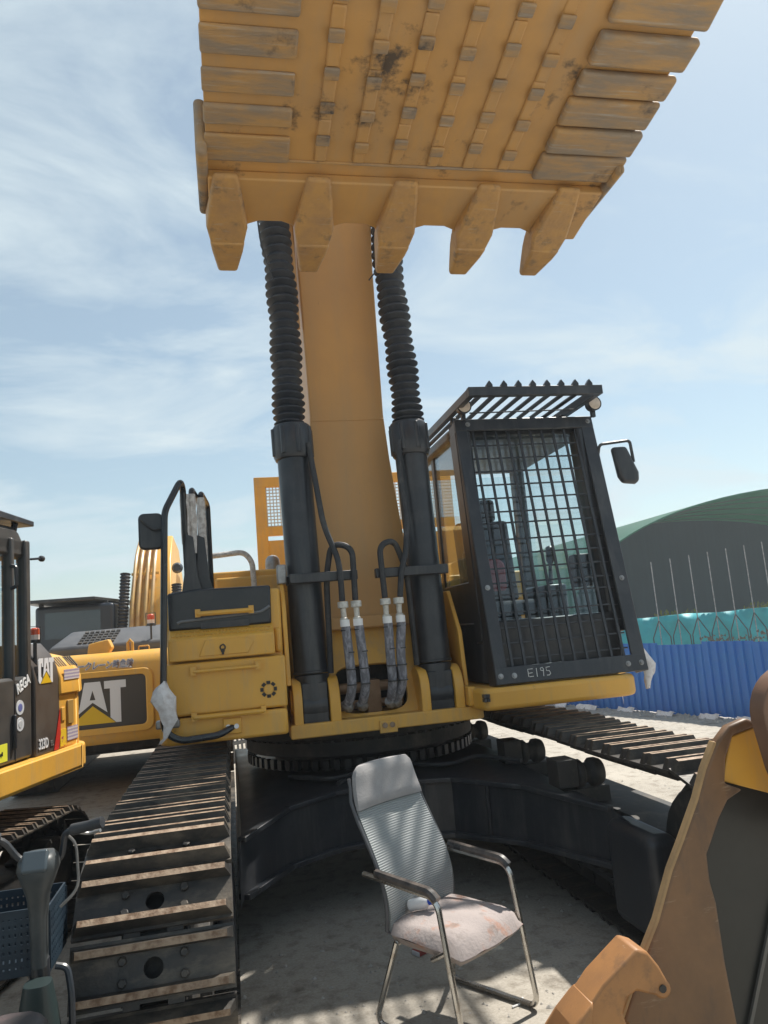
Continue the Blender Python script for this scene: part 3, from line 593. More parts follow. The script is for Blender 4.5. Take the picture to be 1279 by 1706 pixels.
# --- roof guard (visor rack)
b = MB(); rz, ry0, ry1, rx0, rx1 = 3.33, 4.76, 6.55, 1.69, 2.70
b.box(rx0, rx1, ry0, ry0+.05, rz-.03, rz+.035); b.box(rx0, rx0+.045, ry0+.05, ry1, rz-.03, rz+.03); b.box(rx1-.045, rx1, ry0+.05, ry1, rz-.03, rz+.03); b.box(rx0, rx1, ry1, ry1+.05, rz-.03, rz+.03)
for x in (rx0+.06, rx1-.06):
    for y in (5.35, 6.3): b.box(x-.02, x+.02, y-.02, y+.02, 3.2, rz-.02)
b.tube([(rx0+.1, 5.08, 3.27), (rx1-.05, 5.08, 3.28)], .006, 6)
rg = b.build('roof_guard', BLK, EX, .004)
sl = MB(); sl.prism([(-.022, -.003), (.022, -.003), (.022, .006), (-.022, .006)], (0, .03, 0), (1,0,0), (0,0,1), ry1-ry0-.08, (0,1,0)); sl.prism([(-.022, -.003), (.022, -.003), (.022, .012), (0, .042), (-.022, .012)], (0, 0, 0), (1,0,0), (0,0,1), .032, (0,1,0)); tmp = sl.build('tmp', BLK, smooth=0); SLM = tmp.data; bpy.data.objects.remove(tmp); SLM.name = 'roof_slat'
for k in range(8): inst(type('S', (), {'data': SLM}), 'roof_slat', rg, Matrix.Translation((rx0+.155+k*.108, ry0-.005, rz+.036)))
for x in (1.745, 2.78):
    b = MB(); b.lathe([(.052, 0), (.056, -.015), (.05, .05), (.02, .07)], (x, 5.06, 3.315), (0, 1, 0), 20); b.box(x-.015, x+.015, 5.08, 5.11, 3.22, 3.29); wl = b.build('work_light', BLK, EX)
    b = MB(); b.lathe([(.046, 0), (.03, .006), (.001, .008)], (x, 5.044, 3.315), (0,-1,0), 20); b.build('lens', mat('lamp_lens', (.62, .52, .42), .3, 0, (.45, .38, .3), 20), wl)
# right mirror
b = MB(); b.tube(fillet([(2.80, 5.15, 2.90), (2.815, 5.12, 3.01), (3.06, 5.1, 3.03), (3.07, 5.1, 2.86)], .03), .012, 8); ma_ = b.build('mirror_arm', BLK, EX)
b = MB(); b.prism([(2.90, 2.98), (3.02, 2.985), (3.10, 2.78), (3.095, 2.71), (3.06, 2.69), (2.96, 2.70), (2.93, 2.75)], (0, 5.08, 0), (1,0,0), (0,0,1), .06, (0,1,0)); b.build('mirror', BLK, ma_, .025, seg=3)
crumple('plastic_sheet', [(2.80, 4.90, 1.50, .02), (2.81, 4.89, 1.45, .03), (2.835, 4.88, 1.38, .05), (2.84, 4.88, 1.31, .045), (2.82, 4.88, 1.26, .028), (2.81, 4.88, 1.21, .015)], PLAST, 'crumpled white plastic film hanging at the bottom corner of the barred cab window', 'plastic film', 9)

# ================================================================== STICK + BUCKET
b = MB(); secs = []
for (ya, za, yb2, zb2, hw) in ((1.55, 8.4, 2.35, 8.1, .2), (1.5, 7.6, 2.3, 7.4, .2), (1.75, 5.6, 2.15, 5.55, .17), (1.8, 5.15, 2.1, 5.15, .16)):
    secs.append([(bc-hw, ya, za), (bc+hw, ya, za), (bc+hw, yb2, zb2), (bc-hw, yb2, zb2)])
loft(b, secs); b.build('stick', ORG, EX, .02)
b = MB(); b.beam((bc, 1.3, 8.2), (bc, 1.25, 6.3), .2, .2, (0,1,0)); b.beam((bc, 1.25, 6.3), (bc, 1.5, 5.4), .12, .12, (0,1,0)); b.build('bucket_cylinder', BLK, EX, .03)
prof = [(3.44, 3.83), (3.30, 3.852), (3.15, 3.875), (2.9, 3.915), (2.5, 3.985), (2.25, 4.035), (2.02, 4.12), (1.82, 4.26), (1.68, 4.46), (1.62, 4.72), (1.66, 5.0), (1.80, 5.2)]
def offs(pr, d):
    o = []
    for i, p in enumerate(pr):
        a = pr[max(i-1, 0)]; c = pr[min(i+1, len(pr)-1)]; t = Vector((c[0]-a[0], c[1]-a[1])).normalized(); n_ = Vector((t.y, -t.x)); o.append((p[0]+n_.x*d, p[1]+n_.y*d))
    return o
inn_ = offs(prof, .045)
if inn_[4][1] < prof[4][1]: inn_ = offs(prof, -.045)
bx0, bx1 = .0, 1.93
BUCK = mat('bucket_paint', (.56, .32, .112), .48, 0, (.47, .28, .115), 3.0, .42, .68, .12, 18)
def stain(ma, c, s1, s2, lo, hi):
    t = ma.node_tree; b_ = t.nodes['Principled BSDF']; src = b_.inputs['Base Color'].links[0].from_socket; co = t.nodes.new('ShaderNodeTexCoord')
    a = t.nodes.new('ShaderNodeTexNoise'); a.inputs['Scale'].default_value = s1; a.inputs['Detail'].default_value = 2; q = t.nodes.new('ShaderNodeTexNoise'); q.inputs['Scale'].default_value = s2; q.inputs['Detail'].default_value = 8; q.inputs['Roughness'].default_value = .7
    t.links.new(co.outputs['Object'], a.inputs['Vector']); t.links.new(co.outputs['Object'], q.inputs['Vector'])
    m_ = t.nodes.new('ShaderNodeMath'); m_.operation = 'MULTIPLY'; t.links.new(a.outputs[0], m_.inputs[0]); t.links.new(q.outputs[0], m_.inputs[1])
    r_ = t.nodes.new('ShaderNodeValToRGB'); r_.color_ramp.elements[0].position = lo; r_.color_ramp.elements[1].position = hi; t.links.new(m_.outputs[0], r_.inputs[0])
    x = t.nodes.new('ShaderNodeMix'); x.data_type = 'RGBA'; t.links.new(r_.outputs[0], x.inputs['Factor']); t.links.new(src, x.inputs['A']); x.inputs['B'].default_value = (*c, 1); t.links.new(x.outputs['Result'], b_.inputs['Base Color'])
weather(BUCK, (.46, .30, .15), 3, (3, .6, 1), .46, .70, .8); stain(BUCK, (.10, .075, .055), 1.6, 9, .31, .40)
WORN = mat('bucket_worn', (.47, .285, .115), .6, 0, (.28, .225, .17), 4.0, .36, .60, .35, 30, stretch=(1, 4, 1)); weather(WORN, (.42, .40, .37), 6, (.5, 9, 3), .56, .70, .7); stain(WORN, (.085, .075, .07), 1.3, 7, .31, .41)
TOOTH = mat('tooth_paint', (.51, .295, .105), .5, 0, (.38, .23, .11), 7, .4, .66, .35, 40); weather(TOOTH, (.15, .12, .09), 11, (1, 1, 1), .55, .68, .75); weather(TOOTH, (.45, .42, .38), 14, (.6, 4, 4), .60, .70, .6)
b = MB(); b.prism(prof+inn_[::-1], (bx0, 0, 0), (0,1,0), (0,0,1), bx1-bx0, (1,0,0))
bu = b.build('bucket', BUCK, EX, .004, 25)
for x in (bx0, bx1-.04):
    b = MB(); b.prism(inn_+[(2.3, 5.2), (3.0, 4.6), (3.5, 4.0)], (x, 0, 0), (0,1,0), (0,0,1), .04, (1,0,0)); b.build('side_plate', BUCK, bu, .004)
for x in (bc-.30, bc+.22):
    b = MB(); b.prism([(1.62, 4.95), (2.35, 5.1), (2.2, 5.35), (2.0, 5.45), (1.85, 5.42), (1.6, 5.2), (1.4, 5.5), (1.25, 5.45), (1.35, 5.1)], (x, 0, 0), (0,1,0), (0,0,1), .06, (1,0,0)); b.build('ear', BUCK, bu, .01)
# lip plate with scallops between the teeth
teeth = [.08, .50, .915, 1.33, 1.745]
o3 = V(0, 3.60, 3.80); lv = V(0, .2, -.035).normalized(); lu = V(1,0,0); ln = lu.cross(lv)
# floor frame along profile for placing wear parts
def floorpt(y):
    for (a, za), (c, zc_) in zip(prof, prof[1:]):
        if c <= y <= a: t = (y-a)/(c-a); return za+(zc_-za)*t
    return prof[0][1]
def ftan(y): return V(0, .1, floorpt(y+.05)-floorpt(y-.05)).normalized()
b = MB(); lip = [(bx0, -.28), (bx0, .07)]
for i in range(4):
    a, c = teeth[i]+.085, teeth[i+1]-.085; lip += [(a-.05, .085), (a-.01, .06), (a+.02, .02), (a+.07, -.004)]+[(c-.07, -.004), (c-.02, .02), (c+.01, .06), (c+.05, .085)]
lip += [(bx1, .07), (bx1, -.28)]
z0 = floorpt(3.44); b.prism(lip, V(0, 3.44, z0-.002), (1,0,0), V(0, 1, -.165).normalized(), .05, V(0, -.165, -1).normalized())
b.build('lip_plate', BUCK, bu, .008)
# teeth: adapter + tip
tdir = V(0, .92, -.38).normalized()
for i, x in enumerate(teeth):
    b = MB(); up_ = V(1,0,0).cross(tdir); base = V(x, 3.30, floorpt(3.30)-.055)
    big = 1.0
    def sec(c, w_, h_, dirv):
        uz = V(1,0,0).cross(dirv).normalized(); return [c+V(sx*w_/2,0,0)+uz*sy*h_/2 for sx, sy in ((-1,-1),(1,-1),(1,1),(-1,1))]
    d1 = V(0, 1, -.17).normalized()
    secs = [sec(V(x, 3.13, floorpt(3.13)-.046), .11, .03, d1), sec(V(x, 3.25, floorpt(3.25)-.064), .15, .05, d1), sec(V(x, 3.42, 3.778), .195, .115, d1), sec(V(x, 3.50, 3.755), .165, .14, tdir), sec(V(x, 3.55, 3.735), .15, .12, tdir)]
    loft(b, secs); ad_ = b.build('tooth', TOOTH, bu, .02, 40, seg=3)
    b = MB(); secs = [sec(V(x, 3.50, 3.752), .168, .15, tdir), sec(V(x, 3.575, 3.73), .15, .125, tdir), sec(V(x, 3.66, 3.705), .122, .08, tdir), sec(V(x, 3.735, 3.68), .098, .035, tdir)]
    loft(b, secs); b.build('tooth_tip', TOOTH, ad_, .018, 40, seg=3)
# wear plates at both sides, wrapped round the corner
def wearplate(x0, x1, ya, yb2, t, name, right):
    b = MB(); ym = (ya+yb2)/2; tn = ftan(ym); nd = V(1,0,0).cross(tn); nd = nd if nd.z < 0 else -nd
    c = V((x0+x1)/2, ym, floorpt(ym))+nd*(t/2-.004)
    b.obox(c, (x1-x0, yb2-ya, t), (1,0,0), tn, nd)
    return b.build(name, WORN, bu, .016, 40, seg=3)
ys = [2.10, 2.30, 2.345, 2.47, 2.515, 2.615, 2.645, 2.775, 2.80, 2.92, 2.95, 3.09]
for k in range(0, len(ys), 2):
    wearplate(bx1-.40, bx1+.035, ys[k]+.008, ys[k+1]+.024, .034+.006*(k % 3), 'wear_plate', 1)
yl = [2.12, 2.22, 2.30, 2.41, 2.46, 2.58, 2.64, 2.75, 2.80, 2.90, 2.95, 3.10]
for k in range(0, len(yl), 2): wearplate(bx0-.005, bx0+.36, yl[k], yl[k+1], .018+.004*(k % 3), 'wear_plate', 0)
# side cutter on the left lower corner
b = MB(); b.prism([(2.98, -.03), (3.46, -.04), (3.52, .08), (3.2, .28), (3.0, .24)], (bx0-.045, 0, 3.86), (0,1,0), (0,0,1), .05, (1,0,0)); b.build('side_cutter', WORN, bu, .02, seg=3)
b = MB(); b.prism([(2.98, -.03), (3.46, -.04), (3.52, .08), (3.2, .28), (3.0, .24)], (bx1-.005, 0, 3.86), (0,1,0), (0,0,1), .04, (1,0,0)); b.build('side_cutter', WORN, bu, .02, seg=3)
# long wear strips with plugs
for i in range(6):
    x = .50+i*.175; b = MB(); yy = [3.08, 2.85, 2.6, 2.35, 2.12]
    for a, c in zip(yy, yy[1:]): b.beam((x, a, floorpt(a)-.004), (x, c, floorpt(c)-.004), .055, .016)
    ws_ = b.build('wear_strip', BUCK, bu, .008)
    for y in (2.95, 2.78, 2.62, 2.46, 2.30, 2.16):
        y += (i % 2)*.03; q = MB(); q.obox((x, y, floorpt(y)-.018), (.062, .055, .014), (1,0,0), ftan(y)); q.build('strip_plug', WORN, ws_, .006)
# weld line
b = MB(); b.tube([(bx0+.02, 3.09, floorpt(3.09)-.004), (bx1-.02, 3.09, floorpt(3.09)-.004)], .007, 8); b.build('weld_seam', WORN, bu)

# ================================================================== CHAIR
CH = root('office_chair', (.92, 3.60, 0), 'grey high-backed mesh office chair with stained seat and chrome arms', 'chair', rz=math.atan2(-.56, -.83), world=False)
CLO = mat('chair_grey_fabric', (.34, .325, .32), .85, 0, (.38, .365, .36), 18, .42, .65, .15, 120)
SEATM = mat('chair_seat_fabric', (.36, .31, .295), .85, 0, (.40, .20, .13), 6.5, .54, .66, .25, 70, 10); weather(SEATM, (.20, .17, .15), 14, (1, 1, 1), .56, .70, .7)
def mesh_fabric():
    ma = mat('chair_mesh_fabric', (.17, .205, .22), .8); t = ma.node_tree; b = t.nodes['Principled BSDF']
    co = t.nodes.new('ShaderNodeTexCoord'); wv = t.nodes.new('ShaderNodeTexWave'); wv.bands_direction = 'Z'; wv.inputs['Scale'].default_value = 32; wv.inputs['Distortion'].default_value = .3
    t.links.new(co.outputs['Object'], wv.inputs[0]); bp = t.nodes.new('ShaderNodeBump'); bp.inputs['Strength'].default_value = .6; bp.inputs['Distance'].default_value = .004
    t.links.new(wv.outputs[1], bp.inputs['Height']); t.links.new(bp.outputs[0], b.inputs['Normal'])
    r = t.nodes.new('ShaderNodeValToRGB'); r.color_ramp.elements[0].color = (.27, .29, .29, 1); r.color_ramp.elements[1].color = (.37, .385, .38, 1); t.links.new(wv.outputs[1], r.inputs[0]); t.links.new(r.outputs[0], b.inputs['Base Color']); return ma
MESHF = mesh_fabric()
# curved back shell: z, y(centre), half width, thickness
def backshell(rows, name, ma, par, bow=.03):
    b = MB(); n = 13; vs = []
    for side in (0, 1):
        for (z, y, hw, th) in rows:
            for k in range(n):
                u_ = -1+2*k/(n-1); e = 1-abs(u_)**6*.65
                vs.append((u_*hw, y+bow*u_*u_+(th*e/2 if side == 0 else -th*e/2), z))
    m_ = len(rows); fs = []
    for i in range(m_-1):
        for k in range(n-1):
            a = i*n+k; fs.append((a, a+1, a+n+1, a+n)); q = m_*n+a; fs.append((q, q+n, q+n+1, q+1))
    T = m_*n
    for i in range(m_-1):
        fs.append((i*n, (i+1)*n, T+(i+1)*n, T+i*n)); fs.append((i*n+n-1, T+i*n+n-1, T+(i+1)*n+n-1, (i+1)*n+n-1))
    for k in range(n-1):
        fs.append((k, T+k, T+k+1, k+1)); q = (m_-1)*n+k; fs.append((q, q+1, T+q+1, T+q))
    b.add(vs, fs); return b.build(name, ma, par, 0, 50)
by = lambda z: -.195-.20*max(0, (z-.42)/.7)**1.15+.035*math.sin((z-.42)/.7*6.0)
rows = [(z, by(z), .235-.02*abs(math.sin((z-.62)*4)) if z < .62 else .235-(.012*(z-.62)/.3), .026) for z in [.40+.035*i for i in range(16)]]
bk = backshell(rows, 'backrest', MESHF, CH)
rows = []
for i in range(9):
    z = .918+i*.024; e = 1-((i-4)/4.2)**6; rows.append((z, by(z)+.012, (.228-.004*i)*(1-.12*max(0, (i-6)/2)**2), .02+.055*max(e, .1)))
backshell(rows, 'headrest', CLO, CH)
for s_ in (-1, 1):
    b = MB(); pts = [(s_*(.236-(.016 if z > 1.0 else 0)), by(z)+.022, z) for z in [.41+.05*i for i in range(14)]]; b.tube(pts, .009, 8); b.build('back_frame', mat('grey_plastic', (.10, .10, .105), .45), bk)
# seat cushion
b = MB(); n = 17; m_ = 15; vs = []
for side in (1, -1):
    for j in range(m_):
        v_ = -1+2*j/(m_-1)
        for k in range(n):
            u_ = -1+2*k/(n-1); e = max(0, 1-max(abs(u_), abs(v_))**5); fall = -.035*max(0, v_-.45)**1.5*2
            z = .402+fall+(side*.052*(e**.38))+(.012*(1-u_*u_)*(1-v_*v_) if side > 0 else 0)+(.004*math.sin(9*u_+4*v_) if side > 0 else 0)
            vs.append((u_*.25*math.sqrt(1-.16*v_*v_), .03+v_*.235*math.sqrt(1-.16*u_*u_), z))
fs = []
for s_ in (0, 1):
    for j in range(m_-1):
        for k in range(n-1): a = s_*n*m_+j*n+k; fs.append((a, a+1, a+n+1, a+n) if s_ == 0 else (a, a+n, a+n+1, a+1))
b.add(vs, fs); b.build('seat', SEATM, CH, 0, 60)
for s_ in (-1, 1):
    x = s_*.262
    b = MB(); b.tube(fillet([(x*.86, -.13, .37), (x, -.245, .055), (x, -.235, .016), (x, .235, .016), (x, .255, .05), (x, .175, .585), (x, .14, .62), (x, -.20, .645), (x, -.275, .65)], .035, 5), .0135, 8); b.build('frame_tube', CHRO, CH)
    b = MB(); b.tube(fillet([(x, .172, .612), (x, .135, .640), (x, -.19, .664)], .03), .021, 8); b.build('arm_pad', mat('arm_pad', (.03, .03, .032), .25, 0, (.16, .13, .11), 10), CH)
b = MB(); b.tube([(-.225, -.13, .365), (.225, -.13, .365)], .012, 8); b.tube([(-.245, .11, .36), (.245, .11, .36)], .012, 8); b.tube([(-.255, .11, .36), (-.262, .20, .41)], .012, 8); b.tube([(.255, .11, .36), (.262, .20, .41)], .012, 8); b.build('cross_bar', CHRO, CH)
# bottle on the seat
BO = root('small_bottle', (.765, 3.665, .452), 'small white plastic bottle with blue cap lying on the chair seat', 'bottle', rz=.6, world=False)
b = MB(); b.lathe([(.004, 0), (.024, .003), (.026, .012), (.026, .085), (.02, .10), (.012, .108)], (0, .02, .028), (.25, -.9, .25), 16); b.build('bottle_body', WHT, BO)
b = MB(); b.lathe([(.016, 0), (.017, .03), (.014, .034)], V(0, .02, .028)+V(.25, -.9, .25).normalized()*.108, (.25, -.9, .25), 14); b.build('cap', mat('blue_plastic', (.01, .07, .5), .4), BO)
# cigarette packet on the concrete
CP = root('cigarette_packet', (.94, 4.33, 0), 'crushed white and red cigarette packet on the concrete behind the chair', 'packet', rz=.5, world=False)
b = MB(); b.box(-.055, .055, -.03, .03, 0, .024); b.build('carton', mat('packet_white', (.6, .6, .62), .5), CP, .004)
b = MB(); b.box(-.05, .0, -.0315, .0315, .004, .0255); b.build('printed_band', mat('packet_red', (.3, .06, .05), .5), CP)
for (x, y, a) in ((1.24, 3.64, .7), (1.20, 3.60, .2), (1.60, 3.75, .1), (.98, 3.45, 1.)):
    b = MB(); b.tube([(-.022, 0, .005), (.022, .004, .005)], .0045, 6); q = b.build('paper_scrap', WHT, None, loc=(x, y, 0)); q.rotation_euler.z = a
    tag(q, 'tiny white cigarette butt lying on the concrete by the chair', 'litter', 'litter by the chair')

# ================================================================== LOOSE BUCKET, lower right
LB = root('loose_bucket', (1.6, 2.4, 0), 'brown and black detached excavator bucket standing on the ground with hooked tooth adapter', 'bucket')
BRN = mat('brown_primer', (.19, .098, .042), .42, 0, (.13, .07, .034), 5, .4, .7, .1, 25)
weather(BRN, (.07, .048, .035), 5, (2, 2, .7), .50, .70, .8); weather(BRN, (.34, .25, .16), 16, (.5, 1, 3), .62, .72, .6)
EDGE = mat('tan_plate_edge', (.40, .25, .11), .5, 0, (.30, .19, .09), 12)
BLKB = mat('bucket_black', (.012, .014, .012), .34, 0, (.022, .022, .019), 4)  # near-black tone shared by the side plate and shell
outl = [(1.05, .5), (1.185, .728), (1.243, .815), (1.311, .952), (1.361, 1.03), (1.434, 1.15), (1.477, 1.238), (1.528, 1.318), (1.581, 1.364), (1.652, 1.382), (1.751, 1.372), (1.84, 1.32)]
b = MB(); b.prism([(p[0]+.06, p[1]-.05) for p in outl]+[(1.95, 1.10), (2.35, .9), (2.4, .02), (1.06, .02), (1.02, .25)], (0, 2.31, 0), (1,0,0), (0,0,1), .04, (0,1,0)); b.build('side_plate', BLKB, LB, .006)
band = outl[:9]+[(1.652, 1.382), (1.70, 1.355), (1.595, 1.335), (1.555, 1.265), (1.539, 1.187), (1.60, 1.16), (1.54, 1.135), (1.50, 1.085), (1.47, 1.034), (1.439, .983), (1.437, .9), (1.448, .837), (1.45, .66), (1.47, .35), (1.5, .02), (1.0, .02), (.95, .25)]
b = MB(); b.prism(band, (0, 2.272, 0), (1,0,0), (0,0,1), .038, (0,1,0)); b.build('doubler_plate', [BRN], LB, .010, seg=3)
b = MB(); b.prism([(1.545, 1.19), (1.60, 1.325), (1.69, 1.345), (1.80, 1.33), (1.83, 1.09)], (0, 2.296, 0), (1,0,0), (0,0,1), .012, (0,1,0)); b.build('painted_sunlit_panel', YEL, LB, .004)  # yellow colour stands in for sunlight on the plate between the ears
b = MB(); b.prism(arc(1.735, 1.405, .148, 20, 185, 14)+[(1.612, 1.244), (1.68, 1.02), (2.1, .9), (1.95, 1.2)], (0, 2.10, 0), (1,0,0), (0,0,1), .07, (0,1,0)); b.lathe([(.075, 0), (.075, .01)], (1.735, 2.10, 1.405), (0,-1,0), 24); b.build('ear', mat('dark_brown_primer', (.13, .072, .045), .45, 0, (.19, .10, .06), 6), LB, .022, seg=3)
b = MB(); b.prism([(1.62, .02), (1.72, 1.0), (1.9, 1.1), (2.3, .85), (2.35, .02)], (0, 2.35, 0), (1,0,0), (0,0,1), .42, (0,1,0)); b.build('shell', BLKB, LB, .03)
b = MB(); b.beam((1.47, 2.30, .35), (1.80, 2.30, 1.08), .012, .01, (0,1,0)); b.build('weld_line', mat('weld_grey', (.10, .095, .085), .5), LB)
for pth in ([(1.70, 1.352), (1.600, 1.330), (1.560, 1.262), (1.543, 1.192)], [(1.545, 1.138), (1.503, 1.088), (1.473, 1.036), (1.442, .985), (1.440, .9), (1.451, .837), (1.453, .66), (1.473, .35)]):
    rnd = random.Random(5); pp = []
    for (xa, za), (xb_, zb_) in zip(pth, pth[1:]):
        nseg = max(2, int(math.hypot(xb_-xa, zb_-za)/.012)); pp += [(xa+(xb_-xa)*q/nseg+rnd.uniform(-.002, .002), 2.306, za+(zb_-za)*q/nseg+rnd.uniform(-.002, .002)) for q in range(nseg)]
    b = MB(); b.tube(pp, [.009+rnd.uniform(-.002, .003) for _ in pp], 8); b.build('weld_bead', BRN, LB)
# thick leading edge strip
b = MB(); eo = [(p[0]-.007, p[1]+.005) for p in outl[:8]]; ei = [(p[0]+.012, p[1]-.008) for p in outl[:8]]; b.prism(eo+ei[::-1], (0, 2.276, 0), (1,0,0), (0,0,1), .028, (0,1,0)); b.build('edge_strip', EDGE, LB, .004)
ORP = mat('orange_primer', (.40, .185, .062), .45, 0, (.32, .15, .055), 7); weather(ORP, (.15, .085, .045), 10, (1, 1, 1), .56, .70, .7); weather(ORP, (.5, .4, .3), 18, (3, 1, .6), .64, .72, .6)
adp = [(.80, .55), (.879, .632), (.952, .69), (.985, .722), (1.10, .80), (1.135, .785), (1.165, .742), (1.185, .70)]+arc(1.168, .680, .026, 20, -150, 8)+[(1.125, .674), (1.085, .69), (1.05, .675), (1.035, .64), (1.045, .60)]+arc(1.045, .575, .03, 60, -120, 6)+[(.98, .50), (.86, .46)]
b = MB(); b.prism(adp, (0, 2.16, 0), (1,0,0), (0,0,1), .12, (0,1,0)); ap = b.build('tooth_adapter', ORP, LB, .008)
b = MB(); b.lathe([(.011, 0), (.011, .004)], (1.165, 2.16, .684), (0,-1,0), 12); b.build('pin_hole', DRK, ap)
b = MB(); b.prism([(.80, .55), (.70, .42), (.80, .40), (.90, .47), (.95, .69), (.879, .632)], (0, 2.15, 0), (1,0,0), (0,0,1), .14, (0,1,0)); b.build('tooth_tip', ORP, LB, .012)
b = MB(); b.prism([(.90, .45), (1.05, .50), (1.12, .4), (1.05, .02), (.94, .02)], (0, 2.20, 0), (1,0,0), (0,0,1), .06, (0,1,0)); b.build('lip_shank', BRN, LB, .01)

# ================================================================== SCOOTER, lower left
SC = root('electric_scooter', (-.66, 2.55, 0), 'small dark electric scooter with grey display pod and blue basket', 'scooter')
SCG = mat('scooter_grey', (.035, .042, .045), .42, 0, (.06, .064, .064), 8)
b = MB(); st_ = V(-.648, 2.75, 1.10)
def ell(mb, c, ax, ay, az, n=16, m_=10):
    vs = []; c = Vector(c)
    for j in range(m_+1):
        th_ = math.pi*j/m_
        for k in range(n): ph = 2*math.pi*k/n; vs.append(c+Vector(ax)*math.sin(th_)*math.cos(ph)+Vector(ay)*math.sin(th_)*math.sin(ph)+Vector(az)*math.cos(th_))
    mb.add(vs, [(j*n+k, j*n+(k+1) % n, (j+1)*n+(k+1) % n, (j+1)*n+k) for j in range(m_) for k in range(n)])
def supersec(cx_, cy_, cz_, hx, hy, p=3, n=20):
    return [(cx_+hx*math.copysign(abs(math.cos(2*math.pi*k/n))**(2/p), math.cos(2*math.pi*k/n)), cy_+hy*math.copysign(abs(math.sin(2*math.pi*k/n))**(2/p), math.sin(2*math.pi*k/n)), cz_) for k in range(n)]
secs = [supersec(-.652, 2.78, .80, .024, .03), supersec(-.652, 2.775, .95, .026, .035), supersec(-.650, 2.765, 1.02, .033, .045), supersec(-.646, 2.755, 1.07, .050, .06), supersec(-.645, 2.75, 1.105, .063, .065), supersec(-.645, 2.752, 1.135, .058, .06), supersec(-.645, 2.755, 1.15, .045, .045)]
loft(b, secs); pod = b.build('display_pod', SCG, SC, 0, 50)
b = MB(); d_ = V(0, .78, .62); b.obox((-.645, 2.708, 1.132), (.078, .07, .03), (1,0,0), V(0, .55, .83), V(0, -.83, .55)); b.build('screen', mat('lcd_screen', (.06, .075, .085), .12), pod, .008)
b = MB(); b.tube([(-.652, 2.785, .82), (-.655, 2.86, .36), (-.655, 2.90, .30)], .028, 12); b.build('steering_stem', BLK, SC)
b = MB(); b.tube(fillet([(-.62, 2.79, 1.10), (-.585, 2.80, 1.115), (-.572, 2.79, 1.195), (-.53, 2.77, 1.205), (-.45, 2.74, 1.222)], .03), .011, 8); b.tube(fillet([(-.67, 2.79, 1.10), (-.72, 2.80, 1.13), (-.76, 2.78, 1.2), (-.86, 2.74, 1.215)], .03), .011, 8); hbz = b.build('handlebar', BLK, SC)
for x0, x1 in ((-.545, -.445), (-.765, -.865)):
    b = MB(); b.tube([(x0, 2.772, 1.203), ((x0+x1)/2, 2.755, 1.212), (x1, 2.74, 1.222)], [.019, .017, .018], 12); b.build('grip', RUB, hbz)
    b = MB(); b.tube(fillet([(x0, 2.80, 1.19), (x0*.6+x1*.4, 2.84, 1.17), (x1*.8+x0*.2, 2.82, 1.18)], .02), .006, 6); b.build('brake_lever', GREY, hbz)
b = MB(); b.tube(fillet([(-.575, 2.80, 1.19), (-.545, 2.83, 1.15), (-.54, 2.84, 1.0), (-.60, 2.84, .95)], .06), .005, 6); b.build('brake_cable', GREY, hbz)
# basket with real perforations (slats)
BAS = mat('blue_basket_plastic', (.008, .018, .030), .45, 0, (.014, .03, .046), 8)
bas = MB(); bxa, bxb, bya, byb = -.93, -.635, 2.83, 3.08
def wall(mb, p, q, z0, z1, nh, nv):
    p, q = Vector(p), Vector(q)
    for i in range(nh+1): z = z0+(z1-z0)*i/nh; t = .012 if i in (0, nh) else .005; mb.beam((p.x, p.y, z), (q.x, q.y, z), .006, t*2 if i in (0, nh) else .015)
    for i in range(nv+1): a = p+(q-p)*i/nv; mb.beam((a.x, a.y, z0), (a.x, a.y, z1), .0056, .0125, (q-p))
for p, q in (((bxa, bya), (bxb, bya)), ((bxb, bya), (bxb, byb)), ((bxa, byb), (bxb, byb)), ((bxa, bya), (bxa, byb))): wall(bas, (*p, 0), (*q, 0), .77, .95, 7, 16 if p[1] == q[1] else 12)
bas.box(bxa, bxb, bya, byb, .765, .772)
bas.build('basket', BAS, SC, 0, 0)
b = MB(); b.tube(fillet([(-.70, 2.84, .76), (-.66, 2.86, .66), (-.655, 2.86, .55)], .04), .008, 8); b.build('basket_bracket', BLK, SC)
# front wheel, fender, deck, seat
b = MB(); prof_ = [(.17+.035*math.cos(a), .035*math.sin(a)) for a in [2*math.pi*k/10 for k in range(11)]]
vs = []; n_ = 28
for k in range(n_):
    a = 2*math.pi*k/n_
    for (r_, w_) in prof_[:-1]: vs.append((-.655+w_, 2.92+r_*math.cos(a), .205+r_*math.sin(a)))
b.add(vs, [(k*10+j, k*10+(j+1) % 10, ((k+1) % n_)*10+(j+1) % 10, ((k+1) % n_)*10+j) for k in range(n_) for j in range(10)])
wh = b.build('front_wheel', RUB, SC); b = MB(); b.lathe([(.14, -.012), (.14, .012)], (-.655, 2.92, .205), (1,0,0), 20); b.build('rim', GREY, wh)
b = MB(); secs = [supersec(-.64, 2.70, z, hx, hy) for z, hx, hy in ((.30, .09, .05), (.45, .085, .055), (.60, .07, .05), (.70, .055, .045), (.78, .04, .04))]; loft(b, secs); b.build('leg_shield', mat('dark_green_plastic', (.02, .032, .032), .4), SC)
b = MB(); b.tube(fillet([(-.60, 2.76, .80), (-.565, 2.76, .79), (-.55, 2.74, .72), (-.545, 2.72, .55), (-.56, 2.7, .42)], .03), .011, 8); b.build('hook_tube', BLK, SC)
b = MB(); b.box(-.77, -.53, 2.08, 2.72, .22, .30); b.build('deck', BLK, SC, .02)
b = MB(); secs = [supersec(-.655, 2.27, z, hx, .2) for z, hx in ((.30, .09), (.55, .10), (.68, .12), (.75, .13), (.79, .125), (.80, .11))]; loft(b, secs); b.build('seat', mat('seat_vinyl', (.05, .045, .045), .5, 0, (.10, .07, .07), 9), SC, .01, 50)
b = MB(); vs = []
